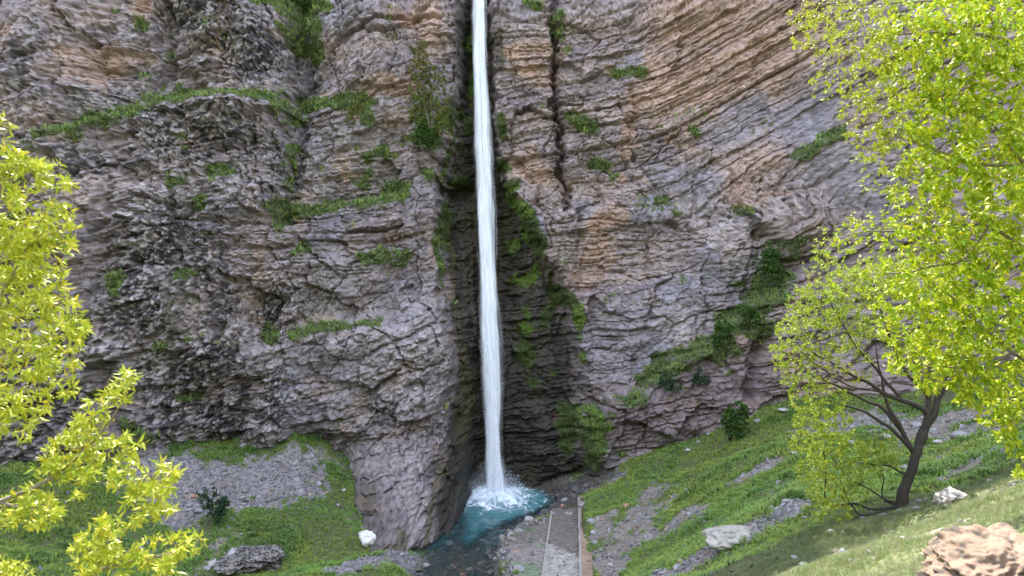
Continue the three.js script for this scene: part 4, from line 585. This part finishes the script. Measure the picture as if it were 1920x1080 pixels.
{ // grass and herbs on the ledges, moss and hanging plants by the fall
  const R = rng(37), lists = [[], [], []], mossList = [[], []];
  for (let k = 0; k < 420000; k++) {
    const x = lerp(-20, 15, R()), y = lerp(0.3, 23.2, R()), o = cell(GY, y) * CW + cell(GX, x), hv = Math.max(cHerb[o], 0.22 * sm(0.25, 0.6, fbm(x * 0.7 + 21, y * 0.9, 3)) * (cNor[o * 3 + 1] > 0.45 ? 1 : 0)), mv = cMoss[o];
    if (hv > 0.05 && R() < hv * 0.6) {
      const n = new THREE.Vector3(cNor[o * 3], cNor[o * 3 + 1], cNor[o * 3 + 2]), u = n.multiplyScalar(0.55).add(UP).normalize(), h = 0.07 + 0.10 * R() + 0.24 * Math.pow(R(), 4), v = 0.6 + 0.8 * R(), yl = R();
      lists[k % 3].push([new THREE.Vector3(cPos[o * 3], cPos[o * 3 + 1], cPos[o * 3 + 2]), u, h * 0.95, h, R() * 6.28, lerp(0.13, 0.26, yl) * v, lerp(0.23, 0.32, yl) * v, 0.055 * v]);
    }
    if (mv > 0.05 && R() < mv * 0.9) {
      const n = new THREE.Vector3(cNor[o * 3], cNor[o * 3 + 1] - 0.5, cNor[o * 3 + 2]).normalize(), h = 0.07 + 0.12 * R() * R(), v = 0.6 + 0.8 * R(), b = fbm(x * 1.5, y * 0.8, 2) > 0.08 ? 1.9 : 0.8;
      mossList[k & 1].push([new THREE.Vector3(cPos[o * 3], cPos[o * 3 + 1], cPos[o * 3 + 2]), n, h, h, R() * 6.28, 0.11 * v * b, 0.175 * v * b, 0.016 * v * b]);
    }
  }
  lists.forEach((l, i) => scatter('ledge_grass', 'green grass and herbs growing along the cliff ledges', 'grass', tufts[i], grassMat, l));
  mossList.forEach((l, i) => scatter('moss', 'bright green moss hanging on the wet rock beside the waterfall', 'moss', tufts[i + 1], grassMat, l));
}

// ------------------------------------------------------------------ woody plants
function tubeBetween(pts, radii, seg = 6) {
  const pos = [], idx = [], n = pts.length; let side = new THREE.Vector3(0, 0, 1);
  for (let i = 0; i < n; i++) {
    const d = pts[Math.min(n - 1, i + 1)].clone().sub(pts[Math.max(0, i - 1)]).normalize(), u = side.clone().addScaledVector(d, -side.dot(d)); if (u.lengthSq() < 1e-6) u.set(1, 0.1, 0).cross(d); u.normalize(); side = u; const v = d.clone().cross(u);
    for (let k = 0; k < seg; k++) { const a = k / seg * Math.PI * 2, r = radii[i] * (1 + 0.10 * vn(k * 1.7 + i * 0.3, i * 0.9)); pos.push(pts[i].x + r * (Math.cos(a) * u.x + Math.sin(a) * v.x), pts[i].y + r * (Math.cos(a) * u.y + Math.sin(a) * v.y), pts[i].z + r * (Math.cos(a) * u.z + Math.sin(a) * v.z)); }
  }
  for (let i = 0; i < n - 1; i++) for (let k = 0; k < seg; k++) { const a = i * seg + k, b = i * seg + (k + 1) % seg; idx.push(a, b, a + seg, b, b + seg, a + seg); }
  const g = new THREE.BufferGeometry(); g.setAttribute('position', new THREE.Float32BufferAttribute(pos, 3)); g.setIndex(idx); g.computeVertexNormals(); return g;
}
function resample(pts, step) { const c = new THREE.CatmullRomCurve3(pts, false, 'centripetal'), n = Math.max(3, Math.ceil(c.getLength() / step)); return c.getSpacedPoints(n); }
// limbs: [points, radius at base, radius at tip]; tips: places where sprays of leaves sit, joined to the nearest wood
function growTree(opt) {
  const { base, limbs, tips, bark, leaf, seed } = opt, R = rng(seed), root = new THREE.Group(); root.position.copy(base);
  const nodes = []; // {p, parent, n}
  limbs.forEach(([pts, r0, r1], i) => {
    const P = resample(pts, opt.step ?? 0.12), rad = P.map((_, k) => lerp(r0, r1, Math.pow(k / (P.length - 1), 0.8)));
    if (i === 0 && opt.flare) rad.forEach((r, k) => { rad[k] = r * (1 + 0.55 * Math.exp(-k * 0.9)); });
    const wob = P.map((p, k) => p.clone().add(new THREE.Vector3(vn(k * 0.35, i + seed), vn(k * 0.35, i + 40 + seed), vn(k * 0.35, i + 80)).multiplyScalar(r0 * (k ? 0.5 : 0))));
    part(root, i === 0 ? 'trunk' : 'limb', tubeBetween(wob, rad, i === 0 ? 20 : 8).translate(-base.x, -base.y, -base.z), bark);
    if (!(i === 0 && opt.bareTrunk)) wob.forEach((p, k) => { if (k > P.length * (i === 0 ? 0.55 : 0.15)) nodes.push({ p, r: rad[k], dir: wob[Math.min(k + 1, wob.length - 1)].clone().sub(wob[Math.max(0, k - 1)]).normalize() }); });
  });
  const twigs = [], ends = [];
  const near = t => { let b = null, bd = 1e9; for (const n of nodes) { const d = n.p.distanceToSquared(t); if (d < bd) { bd = d; b = n; } } return [b, bd]; };
  const order = tips.map(t => [t, near(t)[1]]).sort((a, b) => a[1] - b[1]);
  for (const [t] of order) {
    const [n, d2] = near(t), L = Math.sqrt(d2); if (L < 0.01) continue;
    const mid = n.p.clone().lerp(t, 0.45).addScaledVector(n.dir, L * 0.22).add(new THREE.Vector3((R() - 0.5), (R() - 0.2), (R() - 0.5)).multiplyScalar(L * 0.18));
    const c = new THREE.QuadraticBezierCurve3(n.p, mid, t), k = Math.max(2, Math.min(7, Math.ceil(L / (opt.twigStep ?? 0.14)))), P = c.getPoints(k), r0 = Math.min(n.r * 0.75, (opt.twig ?? 0.006) * (1 + L * 1.2));
    const rad = P.map((_, q) => lerp(r0, r0 * 0.45, q / k));
    twigs.push(tubeBetween(P, rad, 4));
    P.forEach((p, q) => { if (q) nodes.push({ p, r: rad[q], dir: P[q].clone().sub(P[q - 1]).normalize() }); });
    ends.push([t, P[k].clone().sub(P[k - 1]).normalize()]);
    if (opt.midLeaves) for (let q = 1; q < k; q++) if (R() < opt.midLeaves) ends.push([P[q], P[q].clone().sub(P[q - 1]).normalize()]);
  }
  if (twigs.length) part(root, 'twigs', mergeGeometries(twigs).translate(-base.x, -base.y, -base.z), bark, 'stuff');
  // leaves
  const all = [], Q = new THREE.Quaternion(), T = new THREE.Quaternion(), M = new THREE.Matrix4();
  for (const [t, dir] of ends) {
    const n = leaf.n + Math.floor(R() * 3), a0 = R() * 6.28, side = new THREE.Vector3(0.3, 0.2, 1).cross(dir).normalize(), up = dir.clone().cross(side), tone = R();
    for (let k = 0; k < n; k++) {
      const a = a0 + k * 2.4, open = leaf.open * (0.6 + 0.7 * R()), d = dir.clone().multiplyScalar(Math.cos(open)).addScaledVector(side, Math.sin(open) * Math.cos(a)).addScaledVector(up, Math.sin(open) * Math.sin(a)); d.y -= leaf.droop * (0.4 + 0.9 * R()); d.normalize();
      Q.setFromUnitVectors(UP, d); T.setFromAxisAngle(UP, R() * 6.28); Q.multiply(T);
      const s = leaf.size * (0.6 + 0.6 * R()) * (leaf.scaleAt ? leaf.scaleAt(t) : 1), p = t.clone().addScaledVector(dir, -leaf.along * R());
      all.push([p.sub(base), Q.clone(), s, tone * 0.6 + R() * 0.4, leaf.toneAt ? leaf.toneAt(t) : 0]);
    }
  }
  let rest = all;
  if (opt.single) { // leaves that can be picked out one by one
    const near = all.map((l, i) => [i, l[2] / (-(l[0].z + base.z))]).filter(([i]) => { const p = all[i][0].clone().add(base), px = 960 + F * p.x / -p.z, py = 540 - F * (p.y - EYE) / -p.z; return px > 0 && px < 1920 && py > 0 && py < 1080; }).sort((a, b) => b[1] - a[1]).slice(0, opt.single).map(a => a[0]), set = new Set(near);
    const mats = leaf.colors.map(c => leafMat(c, leaf.through, leaf.rough));
    near.forEach((i, k) => { const [p, q, s, tone] = all[i], m = part(root, k ? `leaf_${String(k).padStart(3, '0')}` : 'leaf', leaf.geo, mats[Math.min(mats.length - 1, Math.floor(tone * mats.length))]); m.position.copy(p); m.quaternion.copy(q); m.scale.setScalar(s); });
    rest = all.filter((_, i) => !set.has(i));
  }
  const im = new THREE.InstancedMesh(leaf.geo, leafMat([1, 1, 1], leaf.through, leaf.rough), rest.length), C = new THREE.Color();
  rest.forEach(([p, q, s, tone, u], k) => { M.compose(p, q, new THREE.Vector3(s, s, s)); im.setMatrixAt(k, M); const c = leaf.colors[Math.min(leaf.colors.length - 1, Math.floor(tone * leaf.colors.length))], v = 0.85 + 0.3 * h2(k, 7), e = leaf.alt ?? c; im.setColorAt(k, C.setRGB(lerp(c[0], e[0], u) * v, lerp(c[1], e[1], u) * v, lerp(c[2], e[2], u) * v)); });
  im.name = 'foliage'; im.userData.kind = 'stuff'; root.add(im);
  return add(root, opt.name, opt.label, opt.category, opt.group);
}
const darkBark = std([0.034, 0.026, 0.021], 0.9), greyBark = std([0.17, 0.14, 0.115], 0.9), paleBark = std([0.30, 0.28, 0.25], 0.9);
function blobs(list, depth, spreadK, R, per) { // leaf sprays within round clumps [px, py, radius]
  const out = []; for (const [px, py, r, dd = 0, k = 1] of list) { const n = Math.max(1, Math.round(r * r * per * k)); for (let i = 0; i < n; i++) { const a = R() * 6.28, q = Math.sqrt(R()) * r, d = depth + dd + (R() - 0.5) * 2 * r / F * depth * spreadK; out.push(at(px + Math.cos(a) * q, py + Math.sin(a) * q * 0.9, d)); } } return out;
}
{ // the tree whose yellow-green branches reach in from the left bank
  const d = 4.3, R = rng(101), P = (x, y, dd = 0) => at(x, y, d + dd), base = new THREE.Vector3(-4.4, 0, -4.6); base.y = ground(base.x, base.z) - 0.1;
  const T = (x, y, z) => new THREE.Vector3(x, y, z);
  const limbs = [
    [[base, T(-4.35, 6.2, -4.6), T(-4.2, 7.6, -4.5), T(-4.1, 9.2, -4.45), T(-3.95, 10.8, -4.4)], 0.16, 0.05],
    [[T(-4.3, 6.6, -4.6), P(-120, 1000), P(0, 942), P(60, 915), P(120, 878), P(180, 828), P(215, 770), P(240, 715)], 0.035, 0.004],
    [[T(-4.3, 6.4, -4.6), P(-100, 1130), P(60, 1110, 0.1), P(160, 1075, 0.1), P(210, 1030, 0.1), P(250, 960, 0.1), P(290, 890, 0.1), P(320, 870, 0.1)], 0.03, 0.004],
    [[P(160, 1075, 0.1), P(240, 1056), P(310, 1040), P(370, 1015)], 0.012, 0.004],
    [[T(-4.25, 7.3, -4.5), P(-90, 760), P(-10, 700), P(50, 640), P(100, 580), P(135, 560)], 0.03, 0.004],
    [[T(-4.2, 7.9, -4.5), P(-80, 640), P(0, 560), P(40, 480), P(80, 400), P(110, 340)], 0.028, 0.004],
    [[T(-4.1, 8.8, -4.45), P(-80, 480), P(-20, 400), P(20, 320), P(40, 300)], 0.022, 0.004],
    [[T(-4.0, 10.0, -4.4), P(-90, 330), P(-30, 270), P(10, 225)], 0.018, 0.004],
    [[P(0, 942), P(50, 955), P(90, 945)], 0.010, 0.003],
  ];
  const tips = blobs([[6, 228, 20], [14, 290, 34], [60, 318, 30], [30, 330, 40], [100, 330, 34], [128, 345, 16], [50, 400, 62], [112, 410, 34], [30, 470, 60], [90, 470, 52], [130, 440, 18], [40, 545, 62], [95, 540, 40], [60, 610, 66], [125, 600, 42], [145, 640, 22], [40, 670, 50], [105, 680, 46], [128, 725, 22], [20, 745, 44], [62, 760, 36], [30, 800, 36], [232, 715, 26], [214, 740, 28], [180, 768, 28], [150, 800, 22], [158, 830, 40], [110, 850, 38], [80, 880, 30], [200, 870, 52], [235, 838, 24], [140, 905, 32], [60, 955, 44], [20, 960, 42], [95, 975, 26], [318, 880, 18], [290, 900, 40], [262, 912, 28], [312, 925, 20], [300, 958, 26], [245, 965, 38], [205, 985, 28], [180, 1015, 34], [150, 1050, 36], [235, 1030, 40], [290, 1035, 38], [345, 1020, 28], [372, 1012, 14], [320, 1062, 34], [210, 1070, 40], [30, 1072, 30], [5, 1065, 20], [270, 830, 10], [-30, 450, 60], [-40, 620, 60], [-50, 800, 50]], d, 0.9, R, 0.0135);
  growTree({ name: 'foreground_tree', label: 'yellow-green leafy tree reaching bright sunlit branches over the left bank scree', category: 'tree', base, limbs, tips, bark: greyBark, seed: 5, twig: 0.003, flare: true, single: 300, midLeaves: 0.25,
    leaf: { geo: leafGeo(1, 0.135, 0.05, 0.12), n: 6, open: 1.15, droop: 0.12, size: 0.055, along: 0.03, through: 0.45, rough: 0.42, colors: [[0.50, 0.53, 0.05], [0.42, 0.48, 0.045], [0.58, 0.59, 0.10], [0.34, 0.42, 0.04], [0.58, 0.50, 0.05]] } });
}
{ // the large fresh green tree on the right
  const d = 8, R = rng(103), P = (x, y, dd = 0) => at(x, y, d + dd), base = new THREE.Vector3(7.3, 0, -8.6); base.y = ground(base.x, base.z) - 0.1;
  const T = (x, y, z) => new THREE.Vector3(x, y, z);
  const limbs = [
    [[base, T(7.2, base.y + 1.5, -8.6), T(7.0, base.y + 3.2, -8.5), T(6.9, base.y + 5.5, -8.4), T(6.7, base.y + 7.5, -8.3)], 0.2, 0.06],
    [[T(7.15, 9.6, -8.6), P(2060, 640), P(1960, 690), P(1900, 660), P(1840, 610), P(1790, 560), P(1740, 540)], 0.05, 0.006],
    [[T(7.1, 10.2, -8.55), P(2040, 480), P(1930, 470), P(1850, 430), P(1770, 420), P(1690, 430), P(1600, 440), P(1550, 450)], 0.05, 0.005],
    [[T(7.0, 11.0, -8.5), P(2030, 330), P(1930, 310), P(1860, 230), P(1800, 170), P(1740, 110)], 0.045, 0.005],
    [[P(1930, 310), P(1840, 310), P(1750, 280), P(1670, 250), P(1610, 210)], 0.022, 0.004],
    [[T(6.95, 12.0, -8.45), P(2020, 150), P(1920, 90), P(1820, 60), P(1720, 60), P(1600, 70), P(1520, 80)], 0.04, 0.004],
    [[T(6.9, 13.0, -8.4), P(2000, 20), P(1900, 0), P(1780, 0), P(1660, 10), P(1560, 10)], 0.035, 0.004],
    [[T(7.2, 9.0, -8.6), P(2070, 760), P(1980, 760), P(1920, 790), P(1880, 830)], 0.03, 0.005],
    [[P(1900, 660), P(1840, 690), P(1780, 690), P(1730, 680), P(1690, 660)], 0.018, 0.004],
    [[P(1850, 430), P(1800, 490), P(1750, 500), P(1700, 510), P(1620, 510)], 0.02, 0.004],
  ];
  const solid = [[1560, 20, 60], [1520, 70, 40, 0.4, 0.9], [1500, 30, 30, 0.4, 0.7], [1540, 160, 30, 0.4, 0.6], [1620, 60, 70], [1570, 120, 50, 0.4, 0.7], [1700, 50, 70], [1790, 50, 70], [1870, 60, 80], [1640, 150, 60], [1600, 200, 44, 0.3, 0.8], [1720, 150, 70], [1800, 150, 70], [1880, 170, 70], [1620, 270, 44, 0, 0.8], [1690, 240, 60], [1770, 250, 70], [1860, 270, 70], [1920, 260, 50], [1650, 330, 40, 0, 0.5], [1720, 340, 60], [1800, 350, 66], [1880, 370, 66], [1690, 400, 46, 0, 0.8], [1610, 440, 50, 0, 0.6], [1560, 450, 36, 0, 0.4], [1760, 440, 60], [1840, 460, 66], [1910, 460, 50], [1680, 470, 50, 0, 0.8], [1600, 520, 46, 0, 0.35], [1740, 530, 60], [1820, 550, 66], [1900, 560, 60], [1670, 560, 44, 0, 0.8], [1720, 610, 54], [1790, 640, 62], [1870, 650, 66], [1690, 670, 40], [1750, 700, 46], [1830, 720, 50], [1900, 740, 50], [1880, 800, 32], [1915, 840, 26], [1910, 880, 16], [1660, 610, 26], [1850, 770, 24, 0, 0.7], [1960, 100, 70], [1970, 350, 80], [1970, 600, 80]];
  const tips = blobs(solid, d, 1.3, R, 0.029);
  growTree({ name: 'foreground_tree', label: 'large fresh lime-green tree with drooping leaves hanging over the grassy bank', category: 'tree', base, limbs, tips, bark: greyBark, seed: 8, twig: 0.004, twigStep: 0.2, flare: true, single: 300, midLeaves: 0.2,
    leaf: { geo: leafGeo(1, 0.23, 0.06, 0.3), n: 4, open: 1.1, droop: 0.75, size: 0.067, along: 0.09, through: 0.5, rough: 0.62, scaleAt: t => { const px = 960 + F * t.x / -t.z; return 0.62 + 0.5 * sm(1560, 1800, px); }, toneAt: t => { const px = 960 + F * t.x / -t.z, py = 540 - F * (t.y - EYE) / -t.z; return 0.5 * (1 - sm(1600, 1750, px)) * (1 - sm(300, 450, py)); }, alt: [0.36, 0.36, 0.045],
      colors: [[0.345, 0.43, 0.014], [0.41, 0.48, 0.016], [0.25, 0.37, 0.014], [0.46, 0.48, 0.025], [0.37, 0.45, 0.014]] } });
}
{ // the leaning dark-stemmed tree on the slope
  const d = 14, R = rng(107), P = (x, y, dd = 0) => at(x, y, d + dd), base = hit(1694, 950); const k = -base.z; const B = (x, y, dd = 0) => at(x, y, k + dd);
  base.y -= 0.12;
  const limbs = [
    [[base, B(1698, 920), B(1706, 890), B(1716, 850), B(1728, 822), B(1738, 790), B(1742, 760), B(1745, 700, 0.2), B(1750, 640, 0.3), B(1740, 580, 0.4)], 0.105, 0.028],
    [[B(1724, 832), B(1742, 800), B(1758, 764), B(1775, 700), B(1800, 640), B(1810, 560)], 0.085, 0.02],
    [[B(1740, 775), B(1720, 765), B(1696, 753), B(1658, 736), B(1619, 712), B(1566, 686), B(1510, 650)], 0.06, 0.008],
    [[B(1712, 845), B(1700, 825), B(1678, 782), B(1664, 752), B(1650, 700), B(1640, 640)], 0.055, 0.008],
    [[B(1712, 848), B(1690, 826), B(1660, 798), B(1619, 772), B(1580, 760), B(1520, 745)], 0.045, 0.007],
    [[B(1690, 808), B(1660, 770), B(1619, 747), B(1566, 722), B(1520, 700), B(1470, 660)], 0.04, 0.006],
    [[B(1696, 753), B(1660, 715), B(1640, 690), B(1600, 640), B(1570, 590), B(1540, 540)], 0.035, 0.006],
    [[B(1742, 745), B(1700, 700), B(1670, 640), B(1650, 580), B(1620, 530)], 0.045, 0.007],
    [[B(1658, 736), B(1600, 725), B(1540, 690), B(1480, 640)], 0.024, 0.005],
    [[B(1706, 892), B(1690, 886), B(1667, 872), B(1640, 872), B(1600, 866)], 0.025, 0.006],
    [[B(1692, 945), B(1660, 960), B(1613, 966), B(1600, 950), B(1588, 935), B(1575, 900)], 0.032, 0.006],
    [[B(1690, 945), B(1660, 936), B(1625, 915), B(1590, 892), B(1560, 860)], 0.022, 0.005],
    [[B(1690, 952), B(1655, 935), B(1657, 900), B(1650, 880), B(1640, 830)], 0.02, 0.005],
    [[B(1692, 948), B(1640, 955), B(1600, 945, 0.3), B(1550, 945, 0.3), B(1549, 905, 0.3), B(1545, 860, 0.3), B(1530, 790, 0.3)], 0.03, 0.006],
  ];
  const tips = blobs([[1500, 620, 46, 0, 0.8], [1470, 660, 30, 0, 0.8], [1540, 570, 50, 0, 0.9], [1590, 540, 46], [1640, 520, 46], [1690, 520, 50], [1740, 540, 50], [1590, 620, 50, 0, 0.8], [1650, 600, 46, 0, 0.7], [1540, 680, 40, 0, 0.6], [1480, 700, 30, 0, 0.6], [1610, 690, 34, 0, 0.4], [1700, 640, 46, 0, 0.4], [1760, 640, 40, 0, 0.4], [1800, 580, 40, 0, 0.5], [1540, 500, 36, 0, 0.5], [1500, 560, 30, 0, 0.6],
    [1510, 740, 36, 0, 0.9], [1560, 750, 34, 0, 0.8], [1520, 790, 34, 0, 1], [1570, 800, 34, 0, 0.9], [1500, 830, 24, 0, 0.9], [1550, 845, 40, 0, 1], [1600, 850, 32, 0, 0.8], [1640, 850, 28, 0, 0.8], [1520, 880, 32, 0, 0.9], [1580, 900, 34, 0, 0.8], [1630, 890, 26, 0, 0.6], [1670, 870, 20, 0, 0.6], [1540, 930, 30, 0, 0.7], [1600, 930, 26, 0, 0.5], [1660, 830, 20, 0, 0.4], [1580, 960, 22, 0, 0.5], [1540, 960, 22, 0, 0.5]], k, 1.3, R, 0.11);
  growTree({ name: 'leaning_tree', label: 'small leaning tree with dark forked trunk and thin olive leaves on the slope', category: 'tree', base, limbs, tips, bark: darkBark, seed: 12, twig: 0.0045, twigStep: 0.16, flare: true, midLeaves: 0.35, step: 0.1,
    leaf: { geo: leafGeo(1, 0.24, 0.06, 0.15), n: 6, open: 1.1, droop: 0.2, size: 0.046, along: 0.06, through: 0.4, rough: 0.7, colors: [[0.26, 0.33, 0.026], [0.30, 0.36, 0.03], [0.21, 0.30, 0.025], [0.35, 0.36, 0.04]] } });
}
// shrubs: [px, py of the foot, width, height, colour, label, name]
function shrub(px, py, w, h, kind, label, name, onWall, group) {
  const R = rng(Math.round(px * 7 + py)); let foot, d;
  if (onWall) { const [x, y] = cliffPlane(px, py), c = onCliff(x, y); foot = c.p.clone().addScaledVector(c.n, -0.08); } else { foot = hit(px, py); foot.y -= 0.05; }
  d = -foot.z; const W = w * d / F / 2, H = h * d / F, tips = [], n = Math.round(26 + W * H * kind.per);
  const limbs = []; const m = 3 + Math.round(R() * 2);
  for (let k = 0; k < m; k++) { const a = (k + 0.5) / m * 2 - 1, e = new THREE.Vector3(foot.x + a * W * 0.55 + (kind.lean ?? 0) * H, foot.y + H * (0.55 + 0.2 * R()), foot.z + 0.25 + (R() - 0.3) * W * 0.5); limbs.push([[foot, foot.clone().lerp(e, 0.5).add(new THREE.Vector3((R() - 0.5) * 0.1, 0.05, 0.15)), e], kind.stem, 0.006]); }
  const lobes = []; for (let k = 0, c = 6 + Math.round(R() * 3); k < c; k++) { const a = R() * 6.28, r = 0.35 + 0.4 * R(); lobes.push([Math.cos(a) * r, 0.2 + 0.68 * R(), Math.sin(a) * r * 0.8, 0.2 + 0.26 * R()]); }
  for (let k = 0; k < n; k++) { const [lx, ly, lz, lr] = lobes[Math.floor(R() * lobes.length)], a = R() * 6.28, v = R() * 2 - 1, rr = Math.sqrt(1 - v * v), q = lr * Math.cbrt(R()); tips.push(new THREE.Vector3(foot.x + (lx + Math.cos(a) * rr * q * 1.3) * W + (kind.lean ?? 0) * H * 0.6, foot.y + H * Math.max(0.04, ly + v * q), foot.z + 0.12 + W * 0.55 * (0.7 + lz + Math.sin(a) * rr * q))); }
  return growTree({ name, label, category: 'shrub', group, base: foot.clone(), limbs, tips, bark: kind.bark ?? darkBark, seed: Math.round(px), twig: 0.006, twigStep: 0.25, midLeaves: 0.3, leaf: { geo: leafGeo(1, 0.26, 0.05, 0.15), n: 6, open: 1.2, droop: 0.1, size: kind.size, along: 0.12, through: 0.35, rough: 0.8, colors: kind.colors } });
}
const DARKG = { per: 260, stem: 0.03, size: 0.11, colors: [[0.065, 0.14, 0.025], [0.05, 0.11, 0.022], [0.095, 0.175, 0.028], [0.04, 0.09, 0.02]] }, BLUEG = { per: 260, stem: 0.025, size: 0.09, colors: [[0.045, 0.09, 0.04], [0.038, 0.075, 0.038], [0.06, 0.11, 0.045]] }, OLIVE = { per: 130, stem: 0.022, size: 0.10, bark: paleBark, colors: [[0.16, 0.17, 0.03], [0.12, 0.145, 0.03], [0.19, 0.18, 0.035]] };
shrub(1452, 528, 84, 76, DARKG, 'dense dark green bush under the rock hollow above the grassy ramp', 'bush', true);
shrub(1390, 618, 50, 46, DARKG, 'round green bush high on the grassy ramp', 'bush', true);
shrub(1336, 650, 48, 46, DARKG, 'round green bush lower on the grassy ramp below the first', 'bush', true);
shrub(1368, 826, 76, 76, DARKG, 'dark green bush growing beside the scree at the cliff foot', 'bush', false);
shrub(406, 976, 66, 62, BLUEG, 'dark bluish-green bush at the edge of the grey scree', 'bush', false);
shrub(812, 262, 84, 150, OLIVE, 'sparse olive-yellow shrub with pale stems clinging beside the waterfall', 'cliff_shrub', true);
shrub(802, 282, 60, 50, DARKG, 'low green bush beneath the olive shrub on the cliff', 'bush', true);
shrub(672, 242, 46, 50, OLIVE, 'small olive shrub on the narrow ledge of the central face', 'cliff_shrub', true);
shrub(1246, 726, 46, 34, BLUEG, 'small grey-green bush on the lower ledge of the purple rock', 'bush', true);
shrub(1302, 716, 34, 30, BLUEG, 'smaller grey-green bush beside its twin on the lower ledge', 'bush', true);
shrub(560, 6, 60, 30, DARKG, 'dark bush at the top of the grassy notch', 'bush', true);

sun.target.updateMatrixWorld();
renderer.render(scene, camera);
